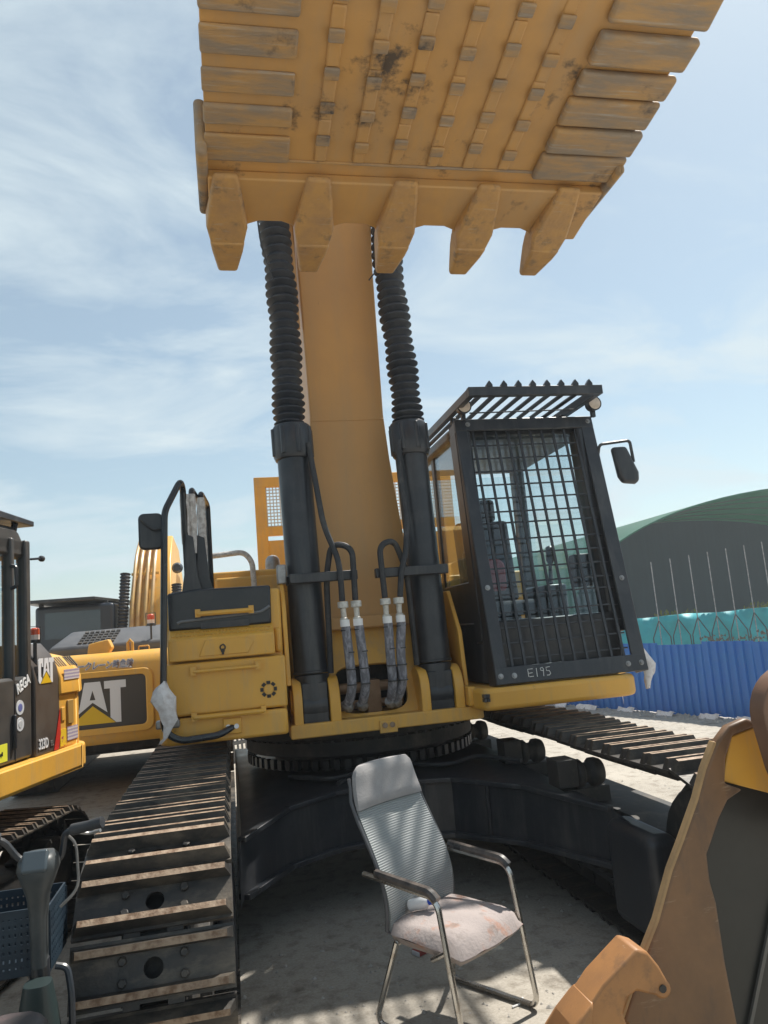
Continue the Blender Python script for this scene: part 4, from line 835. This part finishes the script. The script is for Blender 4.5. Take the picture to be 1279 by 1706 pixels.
for k in range(n_):
    a = 2*math.pi*k/n_
    for (r_, w_) in prof_[:-1]: vs.append((-.64+w_, 1.95+r_*math.cos(a), .205+r_*math.sin(a)))
b.add(vs, [(k*10+j, k*10+(j+1) % 10, ((k+1) % n_)*10+(j+1) % 10, ((k+1) % n_)*10+j) for k in range(n_) for j in range(10)]); b.build('rear_wheel', RUB, SC)

# ================================================================== logo letters
LOGO = {'c': [(-.32, 1), (-.70, 1), (-.80, .92), (-.80, .14), (-.70, .03), (-.62, .03), (-.44, .20), (-.50, .27), (-.55, .25), (-.55, .80), (-.46, .80), (-.46, .66), (-.34, .66)],
        'a': [(-.18, 1), (.18, 1), (.33, .27), (0, .52), (-.33, .27)], 'hole': [(0, .80), (.065, .58), (-.065, .58)],
        't': [(.27, 1), (.77, 1), (.77, .82), (.645, .82), (.645, .02), (.53, .02), (.40, .145), (.40, .82), (.27, .82)], 'tri': [(0, .44), (.52, .02), (-.52, .02)]}
LY = mat('logo_yellow', (.72, .45, .01), .45); LW = mat('logo_white', (.72, .72, .74), .45)
def logo(o, u, v, W, H, par, dark):
    o = Vector(o); u = Vector(u)*W; v = Vector(v)*H; n_ = u.cross(v).normalized()
    for k, ma in (('c', LW), ('a', LW), ('t', LW), ('tri', LY)):
        b = MB(); b.prism(LOGO[k], o, u, v, .004, n_); b.build('logo_triangle' if k == 'tri' else 'logo_letter', ma, par, smooth=0)
    b = MB(); b.prism(LOGO['hole'], o+n_*.0015, u, v, .004, n_); b.build('logo_counter', dark, par, smooth=0)

# ================================================================== EXCAVATOR with side panels (left)
SX = root('excavator', (-1.342, 4.867, 0), 'yellow and black excavator beside the scooter, its side lettered 323D', 'excavator', rz=-R(15.3), world=False)
def plan(x, y1, r, y0=-3.0, xl=-2.3): return [(x, y0)]+[(x, y1-r)]+arc(x-r, y1-r, r, 0, 90, 8)+arc(xl+r, y1-r, r, 90, 180, 6)+[(xl, y0)]
b = MB(); b.prism(plan(.03, 1.16, .20), (0,0,.985), (1,0,0), (0,1,0), .165); b.build('base_frame', YEL, SX, .05, 40, seg=3)
b = MB(); b.prism([p for p in plan(0, 1.10, .16, .69)], (0,0,1.15), (1,0,0), (0,1,0), .36); cw = b.build('counterweight', YEL, SX, .012, 40)
b = MB(); loft(b, [[(p[0], p[1], z) for p in plan(x_, y_, .16, .69)] for z, x_, y_ in ((1.505, .018, 1.12), (1.62, .014, 1.115), (1.69, -.01, 1.09), (1.76, -.07, 1.03), (1.80, -.17, .95))]); b.build('counterweight_top', YEL, cw, .012, 50)
b = MB(); loft(b, [[(x_, .385, z), (x_, .70, z), (-.6, .70, z), (-.6, .385, z)] for z, x_ in ((1.152, .004), (1.62, .004), (1.70, -.01), (1.78, -.05), (1.86, -.12))]); dp = b.build('engine_door', BROWN, SX, .008, 40)
b = MB(); b.prism([(.695, 1.42), (.607, 1.156), (.668, 1.156), (.70, 1.25)], (.006, 0, 0), (0,1,0), (0,0,1), .003, (1,0,0)); b.build('red_stripe', mat('red_sticker', (.5, .03, .02), .4), dp)
logo((.004, .525, 1.595), (0,1,0), (0,0,1), .125, .165, dp, BROWN)
text('model_lettering', '323D', (.008, .415, 1.19), (0,1,0), (0,0,1), .09, LW, dp, .0012, 0, .60)
text('model_suffix', 'EL', (.008, .565, 1.192), (0,1,0), (0,0,1), .05, mat('grey_print', (.2, .19, .18), .5), dp, 0, 0, .8)
for k in range(8):
    y = .735+k*.032+(.03 if k > 3 else 0); b = MB(); b.obox((-.040, y, 1.725), (.085, .014, .006), V(-.06, 0, .07), (0,1,0)); b.build('vent_slot', DRK, cw)
b = MB(); b.box(.0, .012, .80, .88, 1.30, 1.46); b.build('hatch', mat('ochre_paint', (.36, .22, .06), .5), cw, .004)
b = MB(); b.box(0, .008, .72, .77, 1.33, 1.42); b.build('latch_plate', YEL, cw, .004)
WB = mat('sticker_print', (.60, .58, .60), .5); t_ = WB.node_tree; wv_ = t_.nodes.new('ShaderNodeTexWave'); wv_.bands_direction = 'Z'; wv_.inputs['Scale'].default_value = 14; wv_.inputs['Distortion'].default_value = 1.2; wv_.inputs['Detail Scale'].default_value = 6
co_ = t_.nodes.new('ShaderNodeTexCoord'); t_.links.new(co_.outputs['Object'], wv_.inputs[0]); rr_ = t_.nodes.new('ShaderNodeValToRGB'); rr_.color_ramp.elements[0].color = (.30, .25, .40, 1); rr_.color_ramp.elements[1].color = (.62, .58, .56, 1); t_.links.new(wv_.outputs[1], rr_.inputs[0]); t_.links.new(rr_.outputs[0], t_.nodes['Principled BSDF'].inputs['Base Color'])
for (y0_, y1_, z0_, z1_, x_) in ((.74, .96, 1.60, 1.67, .0155), (.80, .95, 1.19, 1.28, .001)):
    b = MB(); b.box(x_, x_+.004, y0_, y1_, z0_, z1_); b.build('warning_sticker', WB, cw, smooth=0)
b = MB(); b.box(.001, .005, .70, .78, 1.165, 1.275); b.build('warning_sticker', mat('yellow_sticker', (.75, .5, .02), .5, 0, (.35, .05, .08), 28, .55, .6), cw, smooth=0)
# cab
b = MB(); b.box(-1.0, .0, -1.7, .36, 1.16, 1.66); cb_ = b.build('cab', mat('dark_grey_paint', (.045, .045, .045), .35, 0, (.075, .07, .065), 5), SX, .02)
DG = M['dark_grey_paint']
b = MB(); loft(b, [[(-.02, -1.6, z), (-.02, y_, z), (-1.0, y_, z), (-1.0, -1.6, z)] for z, y_ in ((2.40, .345), (2.50, .33), (2.56, .28), (2.60, .20))]); b.build('cab_roof', DG, cb_, .03)
for (ya, yb_) in ((.30, .36), (.135, .175), (-.62, -.5), (-1.7, -1.62)):
    b = MB(); b.box(-.07, .0, ya, yb_, 1.6, 2.52); b.build('cab_pillar', DG, cb_, .012)
b = MB(); b.box(-.09, -.02, -1.6, .35, 2.44, 2.52); b.build('cab_rail', DG, cb_, .012)
b = MB(); b.box(-.035, -.029, .17, .31, 1.66, 2.46); b.build('quarter_window', GLASSD, cb_, smooth=0)
b = MB(); b.box(-.035, -.029, -.55, .14, 1.62, 2.46); b.build('door_window', GLASSD, cb_, smooth=0)
b = MB(); b.box(-.99, -.98, -1.6, .3, 1.6, 2.5); b.build('far_window', GLASSD, cb_, smooth=0)
b = MB(); b.tube(fillet([(.0, .125, 2.34), (.035, .125, 2.33), (.035, .13, 2.21), (.0, .13, 2.20)], .015), .012, 8); b.build('grab_handle', BLK, cb_)
b = MB(); b.box(.0, .022, .128, .150, 1.24, 1.44); b.build('door_handle', BLK, cb_, .006)
b = MB(); b.box(.0, .004, .155, .16, 1.17, 1.62); b.build('door_seam', BLK, cb_)
text('sticker_lettering', 'REGA', (.006, .18, 1.555), V(0, 1, .42), V(0, -.42, 1), .085, WHT, cb_, .002, .2, .75)
for (z, r_) in ((1.475, .045), (1.375, .042)):
    b = MB(); b.lathe([(r_, 0), (r_*.98, .003)], (.0, .215, z), (1,0,0), 22); rs = b.build('round_sticker', mat('round_sticker_white', (.55, .56, .58), .5), cb_)
    b = MB(); b.lathe([(r_*.55, 0), (r_*.5, .002)], (.003, .215, z), (1,0,0), 16); b.build('sticker_centre', mat('sticker_blue', (.12, .14, .35), .5) if z > 1.4 else mat('sticker_pale', (.45, .46, .47), .5), rs)
b = MB(); b.box(.0, .004, -.06, .07, 1.185, 1.285); b.build('yellow_notice', mat('notice_yellow', (.75, .72, .05), .5), cb_, smooth=0)
text('notice_lettering', 'iloil', (.006, -.03, 1.22), (0,1,0), (0,0,1), .035, mat('print_black', (.03, .03, .03), .5), cb_)
b = MB(); b.prism([(-1.9, 2.66), (.41, 2.62), (.41, 2.655), (-1.9, 2.76)], (-1.0, 0, 0), (0,1,0), (0,0,1), 1.0, (1,0,0)); b.build('rain_visor', BLK, cb_, .006)
b = MB(); b.tube([(-.05, .25, 2.58), (-.05, .27, 2.64)], .02, 8); b.tube([(.0, .36, 2.40), (.02, .44, 2.41)], .008, 6); b.lathe([(.012, 0), (.02, .01), (.02, .03), (.012, .04)], (.02, .44, 2.41), (0,1,0), 10); b.build('roof_stay', BLK, cb_)
def beacon(par, p, s_=1.0):
    p = Vector(p); b = MB(); b.lathe([(.036*s_, 0), (.036*s_, .02*s_)], p, (0,0,1), 16); b.tube([p+V(.042*s_, 0, 0), p+V(.042*s_, 0, .115*s_), p+V(-.042*s_, 0, .115*s_), p+V(-.042*s_, 0, 0), p+V(.042*s_, 0, 0)], .004*s_, 6); bc_ = b.build('beacon', BLK, par)
    b = MB(); b.lathe([(.032*s_, .02*s_), (.032*s_, .055*s_)], p, (0,0,1), 16); b.build('clear_lens', mat('clear_lens', (.65, .55, .5), .3), bc_)
    b = MB(); b.lathe([(.032*s_, .055*s_), (.032*s_, .095*s_), (.02*s_, .105*s_)], p, (0,0,1), 16); b.build('red_lens', RED, bc_)
beacon(SX, (-.03, .455, 1.865), .9); b = MB(); b.tube([(-.03, .455, 1.70), (-.03, .455, 1.866)], .012, 8); b.build('beacon_stem', BLK, SX)
make_track(SX, -.17, -2.4, .66, .40, 0, 0, .9, .345, .112, 1, .6)
b = MB(); b.box(-1.9, -.5, -1.8, .3, .35, .95); b.build('undercarriage', DRK, SX, .03)
b = MB(); b.lathe([(.07, 0), (.07, .012)], (.03, -.25, .66), (1,0,0), 20); b.build('frame_cap', DRK, SX)
b = MB(); b.box(.0, .006, -.62, -.56, .40, .46); b.build('reflector', M['notice_yellow'], SX)

# ================================================================== EXCAVATOR seen from behind
AX = root('excavator', (-1.5, 11.5, 0), 'yellow excavator seen from behind with white and yellow logo on its counterweight', 'excavator')
K = 9.2/6.75
def kx(x): return x*K
def kz(z): return 1.78+(z-1.78)*K
cwY = 9.2
b = MB(); pl = [(-2.95, 10.1)]+arc(-2.65, cwY+.30, .30, 180, 270, 6)+arc(-.40, cwY+.3, .30, 270, 360, 6)+[(-.10, 10.1)]
loft(b, [[(p[0], p[1]+dy, z) for p in pl] for z, dy in ((.72, .10), (.80, .03), (.95, 0), (1.58, 0), (1.68, .05), (1.745, .16))]); cw = b.build('counterweight', YEL, AX, .03, 50, seg=3)
b = MB(); b.prism(rrect(-2.10, -.985, .915, 1.475, .05), (0, cwY-.006, 0), (1,0,0), (0,0,1), .02, (0,1,0)); pn = b.build('logo_panel', mat('panel_dark', (.045, .042, .04), .4), cw, .004)
oo = rrect(-2.19, -.90, .84, 1.545, .10); ii = rrect(-2.10, -.985, .915, 1.475, .05)
b = MB(); b.ring(oo, ii, (0, cwY+.005, 0), (1,0,0), (0,0,1), .03); b.build('panel_frame', YEL, cw, .012)
logo((-1.565, cwY-.008, .955), (1,0,0), (0,0,1), .47, .475, pn, M['panel_dark'])
NAVY = mat('navy_print', (.03, .035, .10), .5)
text('warning_lettering', 'フークレーン時危険', (-1.80, cwY-.004, 1.575), (1,0,0), (0, .42, 1), .105, WHT, cw, .006, .15, .72, ext=.001)
text('warning_lettering', 'フークレーン時危険', (-1.80, cwY-.008, 1.575), (1,0,0), (0, .42, 1), .105, NAVY, cw, 0, .15, .72, ext=.0012)
b = MB(); loft(b, [[(-2.15, 9.75, 1.70), (-.3, 9.75, 1.70), (-.3, 11.4, 1.70), (-2.15, 11.4, 1.70)], [(-2.15, 9.75, 1.84), (-.3, 9.75, 1.84), (-.3, 11.4, 1.84), (-2.15, 11.4, 1.84)], [(-1.95, 10.1, 2.03), (-.3, 10.1, 2.05), (-.3, 11.4, 2.05), (-1.95, 11.4, 2.03)]]); hd = b.build('engine_hood', CHAR, AX, .03, 40)
d_ = V(0, .35, .2).normalized(); n_ = V(0, -.2, .35).normalized()
for i in range(7):
    for j in range(5): b = MB(); b.obox(V(-1.80+i*.062+j*.012, 9.82+j*.052, 1.886+j*.030)+n_*.004, (.045, .035, .014), (1,0,0), d_, n_); b.build('hood_vent', DRK, hd, smooth=0)
b = MB(); b.box(-2.9, -.2, 9.9, 14.2, .95, 1.70); b.build('house', YEL, AX, .03)
b = MB(); b.prism([(-1.66, 1.72), (-1.64, 1.86), (-1.42, 1.90), (-1.38, 1.80), (-1.42, 1.74)], (0, 9.45, 0), (1,0,0), (0,0,1), .2, (0,1,0)); b.build('camera_housing', YEL, AX, .012)
b = MB(); b.tube([(-1.20, 9.45, 1.70), (-1.20, 9.45, 1.84), (-1.175, 9.45, 1.875), (-1.15, 9.45, 1.84), (-1.15, 9.45, 1.70)], .018, 8); b.tube(fillet([(-1.08, 9.45, 1.74), (-1.08, 9.45, 1.79), (-.96, 9.45, 1.79), (-.96, 9.45, 1.74)], .02), .008, 6); b.build('lifting_eye', YEL, AX)
beacon(AX, (-.965, 9.8, 2.03), 1.35); b = MB(); b.tube([(-.965, 9.8, 1.84), (-.965, 9.8, 2.03)], .012, 8); b.build('beacon_stem', BLK, AX)
b = MB(); b.prism(rrect(-2.90, -1.74, 12.3, 14.2, .08), (0,0,1.6), (1,0,0), (0,1,0), .90); cb_ = b.build('cab', mat('navy_cab_paint', (.025, .032, .045), .35), AX, .05, seg=3)
b = MB(); b.box(-2.75, -1.95, 12.29, 12.31, 2.0, 2.4); b.build('rear_window', GLASSD, cb_)
b = MB(); b.prism([(-2.98, 12.0), (-1.98, 12.0), (-1.55, 14.4), (-2.98, 14.4)], (0,0,2.54), (1,0,0), (0,1,0), .05); b.build('rain_visor', BLK, cb_, .008)
b = MB()
for x in (-2.85, -1.9): b.box(x-.03, x+.03, 12.5, 12.56, 2.48, 2.55)
b.build('visor_stay', BLK, cb_)
b = MB(); secs = []
for (yf, zf, yb_, zb2, hw) in ((12.2, 1.6, 13.2, 1.6, .33), (12.5, 2.5, 13.5, 2.3, .32), (13.05, 3.2, 13.8, 2.7, .30), (14.0, 3.72, 14.6, 3.1, .28), (16, 3.7, 16, 3.1, .25), (18.5, 2.9, 18.4, 2.5, .2)): secs.append([(-1.22-hw, yf, zf), (-1.22+hw, yf, zf), (-1.22+hw, yb_, zb2), (-1.22-hw, yb_, zb2)])
loft(b, secs); bo = b.build('boom', YEL, AX, .02, 30)
PIP = mat('boom_pipe_paint', (.55, .36, .12), .35, 0, (.38, .22, .10), 4)
for x in (-1.47, -1.38, -1.27, -1.17):
    b = MB(); b.tube(fillet([(x-.03, 12.14, 1.62), (x-.02, 12.43, 2.52), (x, 12.98, 3.26), (x, 14.0, 3.80), (x, 15.5, 3.80)], .3), .03, 8); b.build('boom_pipe', PIP, bo)
for z, y in ((1.95, 12.3), (2.95, 12.83)):
    b = MB(); b.box(-1.53, -1.10, y-.08, y-.02, z-.02, z+.02); b.build('pipe_clamp', YEL, bo)
b = MB(); pr = []
for k in range(22): h0 = k*.055; pr += [(.06, h0), (.085, h0+.0275)]
b.tube([V(-1.66, 12.3, 1.8)+V(.05, .25, 1).normalized()*h_ for r_, h_ in pr], [r_ for r_, h_ in pr], 12); b.build('bellows', BEL, AX)
b = MB(); pr = [(r_, h_*.8) for r_, h_ in pr]; b.tube([V(-.80, 12.3, 1.8)+V(-.02, .25, 1).normalized()*h_ for r_, h_ in pr], [r_ for r_, h_ in pr], 12); b.build('bellows', BEL, AX)
b = MB(); b.lathe([(.075, 0), (.09, .05), (.06, .12)], (-.80, 12.7, 3.0), (0,-1,0), 16); b.build('work_light', BLK, AX)
b = MB(); b.box(-2.3, -.75, 11.0, 13.6, .40, .95); b.build('undercarriage', DRK, AX, .05)
for x0_, x1_ in ((-2.85, -2.30), (-.75, -.22)):
    b = MB(); b.prism(arc(10.9, .38, .37, 90, 270, 8)+arc(14.8, .38, .37, 270, 450, 8), (x0_, 0, 0), (0,1,0), (0,0,1), x1_-x0_, (1,0,0)); b.build('track', DRK, AX, .02)

# ================================================================== blue corrugated barrier
FA, FB = V(4.7, 19.4, 0), V(8.3, 6.2, 0); FD = (FB-FA); FLn = FD.length; FD.normalize(); FN = V(FD.y, -FD.x, 0)
FE = root('barrier_fence', (FA+FB)/2, 'low blue corrugated steel barrier along the edge of the yard', 'fence')
BLU = mat('blue_sheet', (.008, .13, .50), .36, 0, (.012, .15, .48), 3, .4, .7)
weather(BLU, (.02, .17, .48), 2, (2, 2, .5), .45, .75, .7); weather(BLU, (.20, .20, .19), 9, (1, 1, .5), .64, .74, .6)
npan = 15; pw = FLn/npan; nr = 6
pb = MB(); pro = []
for k in range(nr):
    x = pw*k/nr; q = pw/nr; pro += [(x, 0), (x+q*.42, 0), (x+q*.52, .028), (x+q*.86, .028), (x+q*.96, 0)]
pro.append((pw, 0))
pb.add([(x, y, 0) for x, y in pro]+[(x, y, 1.12) for x, y in pro]+[(x, y-.004, 0) for x, y in pro]+[(x, y-.004, 1.12) for x, y in pro], [])
n_ = len(pro); fs = []
for k in range(n_-1): fs += [(k, k+1, n_+k+1, n_+k), (2*n_+k, 3*n_+k, 3*n_+k+1, 2*n_+k+1), (n_+k, n_+k+1, 3*n_+k+1, 3*n_+k)]
pb.add([], []); pb.f = fs; pb.mi = [0]*len(fs)
tmp = pb.build('tmp', BLU, smooth=0); PM = tmp.data; bpy.data.objects.remove(tmp); PM.name = 'corrugated_panel'
fn_ = FN if FN.x < 0 else -FN
for i in range(npan):
    p = FA+FD*pw*i; mt = Matrix((FD, fn_, V(0,0,1))).transposed().to_4x4(); mt.translation = p-FE.location+V(0,0,random.uniform(-.02, .025)); mt = mt @ Matrix.Rotation(R(random.uniform(-.5, .5)), 4, 'Y') @ Matrix.Rotation(R(random.uniform(-1.5, 1.5)), 4, 'X'); inst(type('S', (), {'data': PM}), 'corrugated_panel', FE, mt)
for i in range(npan+1):
    b = MB(); p = FA+FD*pw*i-fn_*.06; b.box(p.x-.025, p.x+.025, p.y-.025, p.y+.025, 0, 1.1); b.build('post', GREY, FE)
# strips of pale sheeting lying at the foot of the barrier
for i in range(9):
    t = .30+i*.062+random.uniform(-.01, .01); p = FA+FD*FLn*t+fn_*random.uniform(.10, .22); b = MB(); l_ = random.uniform(.3, .55); vs = []
    for k in range(7):
        q = FD*(k/6-.5)*l_; zz = .05+.04*random.random(); vs += [q+fn_*.05+V(0,0,.004), q+V(0,0,zz), q-fn_*.05+V(0,0,zz*.8)]
    b.add(vs, [(3*k+j, 3*k+j+1, 3*k+j+4, 3*k+j+3) for k in range(6) for j in range(2)]); q = b.build('plastic_strip', PLAST, None, 0, 0, loc=p)
    s_ = q.modifiers.new('solid', 'SOLIDIFY'); s_.thickness = .004
    tag(q, 'strip of pale plastic sheeting lying along the foot of the blue barrier', 'sheeting', 'strips of sheeting along the barrier')
# teal tarpaulin behind the barrier
b = MB(); vs = []; nx, nz = 90, 8
for j in range(nz+1):
    for k in range(nx+1):
        x = 7.8+k*.09; z = .0+1.47*j/nz-.02*(x-9.7)*.35*(j/nz)
        vs.append((x, 17.0+.06*math.sin(x*5+j*.9)+.04*math.sin(x*11.3-j*1.3)+.03*math.sin(j*2+x*2), z+.015*math.sin(x*3)))
b.add(vs, [(j*(nx+1)+k, j*(nx+1)+k+1, (j+1)*(nx+1)+k+1, (j+1)*(nx+1)+k) for j in range(nz) for k in range(nx)])
tp = b.build('tarpaulin', mat('teal_tarp', (.008, .28, .32), .5, 0, (.02, .36, .40), 3), smooth=60); s_ = tp.modifiers.new('solid', 'SOLIDIFY'); s_.thickness = .004
tag(tp, 'bright teal tarpaulin sheet hung behind the blue barrier', 'tarpaulin')
# grass verge behind
b = MB(); vs = []
for _ in range(9000):
    x = random.uniform(8.2, 17); y = 18.2+random.uniform(-.5, .5); z = random.uniform(.3, 1.54)*(.85+.15*math.sin(x*2.3)); a = random.random()*6.28; l_ = random.uniform(.05, .12)
    dx, dy = math.cos(a)*l_*.5, math.sin(a)*l_*.5; b.add([(x, y, z), (x+dx, y+dy, z+l_*.4), (x+dx*.3, y+dy*.3, z+l_)], [(0, 1, 2)])
wd = b.build('weeds', mat('weed_leaf', (.10, .13, .02), .7, 0, (.20, .19, .03), 2), smooth=0); wd['kind'] = 'stuff'
# rubble / dark bushes between tarp and barrier
b = MB()
for _ in range(1500):
    x = random.uniform(9.4, 12.5); z = random.random()**1.5*(.98+.05*math.sin(x*6)); y = 13.9+random.uniform(-.25, .25); a = random.random()*6.28; l_ = random.uniform(.03, .09)
    b.add([(x, y, z), (x+math.cos(a)*l_, y+math.sin(a)*l_, z+l_*.3), (x, y, z+l_)], [(0, 1, 2)])
b.build('dry_scrub', mat('dry_scrub', (.10, .09, .07), .9, 0, (.16, .17, .13), 6), smooth=0)['kind'] = 'stuff'
# steel posts with braces
for i in range(10):
    x = 9.72+i*.506; PO = root('steel_post', (x, 16, 0), 'slim steel post with two diagonal braces in front of the teal tarpaulin', 'post', 'braced posts in front of the arched shed', world=True)
    b = MB(); b.tube([(x, 16, 0), (x, 16, 2.75+.05*i)], .012, 8); b.build('pole', GREY, PO)
    for s_ in (-1, 1):
        b = MB(); b.beam((x, 16, 1.38), (x+s_*.22, 15.95, 1.0), .018, .018, (0,1,0)); b.beam((x+s_*.22, 15.95, 1.0), (x+s_*.24, 15.95, .0), .018, .018, (0,1,0)); b.build('brace', BLK, PO)
# arched shed
SH = root('arched_shed', (20, 30, 0), 'large green arched canvas shed with dark interior beyond the yard', 'shed')
def shell(y0, y1, off, n=40):
    return [[(20-(9.5+off)*math.cos(math.pi*k/n), y, 1.6+(3.8+off)*math.sin(math.pi*k/n)) for k in range(n+1)] for y in (y0, y1)]
b = MB(); o_ = shell(22, 42, 0)+shell(22, 42, -.05); n_ = 41
vs = [p for r_ in o_ for p in r_]; fs = []
for k in range(40): fs += [(k, k+1, n_+k+1, n_+k), (2*n_+k, 3*n_+k, 3*n_+k+1, 2*n_+k+1), (k, 2*n_+k, 2*n_+k+1, k+1)]
b.add(vs, fs)
def canvas():
    ma = mat('green_canvas', (.06, .20, .145), .7, 0, (.05, .165, .12), .6); t = ma.node_tree; bs = t.nodes['Principled BSDF']; o = [n for n in t.nodes if n.type == 'OUTPUT_MATERIAL'][0]
    tr_ = t.nodes.new('ShaderNodeBsdfTranslucent'); tr_.inputs[0].default_value = (.09, .29, .20, 1); mx_ = t.nodes.new('ShaderNodeMixShader'); mx_.inputs[0].default_value = .45
    t.links.new(bs.outputs[0], mx_.inputs[1]); t.links.new(tr_.outputs[0], mx_.inputs[2]); t.links.new(mx_.outputs[0], o.inputs[0]); return ma
b.build('canopy', canvas(), SH, 0, 60)
for y in (23.5, 25, 26.5, 28, 29.3):
    b = MB(); b.tube([(20-9.40*math.cos(math.pi*k/40), y, 1.6+3.70*math.sin(math.pi*k/40)) for k in range(41)], .022, 6); b.build('rib', mat('rib_steel', (.10, .13, .13), .5), SH)
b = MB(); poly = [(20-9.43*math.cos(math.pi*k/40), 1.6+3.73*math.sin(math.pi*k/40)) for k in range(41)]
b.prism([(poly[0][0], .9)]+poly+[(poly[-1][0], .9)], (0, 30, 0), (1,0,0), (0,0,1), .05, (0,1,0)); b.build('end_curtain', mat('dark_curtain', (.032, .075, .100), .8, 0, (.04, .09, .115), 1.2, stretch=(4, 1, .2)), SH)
for x in (10.6, 29.4):
    for y in (22.2, 26, 30, 34, 38, 41.8): b = MB(); b.box(x-.08, x+.08, y-.08, y+.08, 0, 1.7); b.build('column', GREY, SH)
# odds and ends on the sunlit concrete behind the machine
GC = root('plastic_crate', (.05, 11.8, 0), 'grey slotted plastic crate tilted on the sunlit concrete behind the track', 'crate', rz=.5, world=False)
b = MB()
for i in range(6): b.beam((-.18+i*.07, -.15, .05), (-.18+i*.07, -.1, .55), .03, .02, (0,1,0))
b.box(-.2, .2, -.17, .1, 0, .06); b.box(-.2, .2, -.14, -.08, .5, .56); b.box(-.2, .2, -.15, -.09, .25, .3); b.build('crate_body', mat('grey_crate', (.16, .17, .18), .6), GC, .006)

# ================================================================== thin haze volume added over the yard to lift blacks like lens veil
b = MB(); b.box(-240, 340, -140, 440, -1.0, 9.6); hz = b.build('haze', [], smooth=0); hz['kind'] = 'stuff'
hm = bpy.data.materials.new('haze_air'); hm.use_nodes = True; t = hm.node_tree; t.nodes.clear(); o_ = t.nodes.new('ShaderNodeOutputMaterial'); pv = t.nodes.new('ShaderNodeVolumePrincipled')
pv.inputs['Color'].default_value = (.92, .95, 1, 1); pv.inputs['Density'].default_value = .0028; pv.inputs['Anisotropy'].default_value = .35
t.links.new(pv.outputs[0], o_.inputs['Volume']); hz.data.materials.append(hm)
for o in bpy.data.objects:
    if 'world_children' in o: del o['world_children']
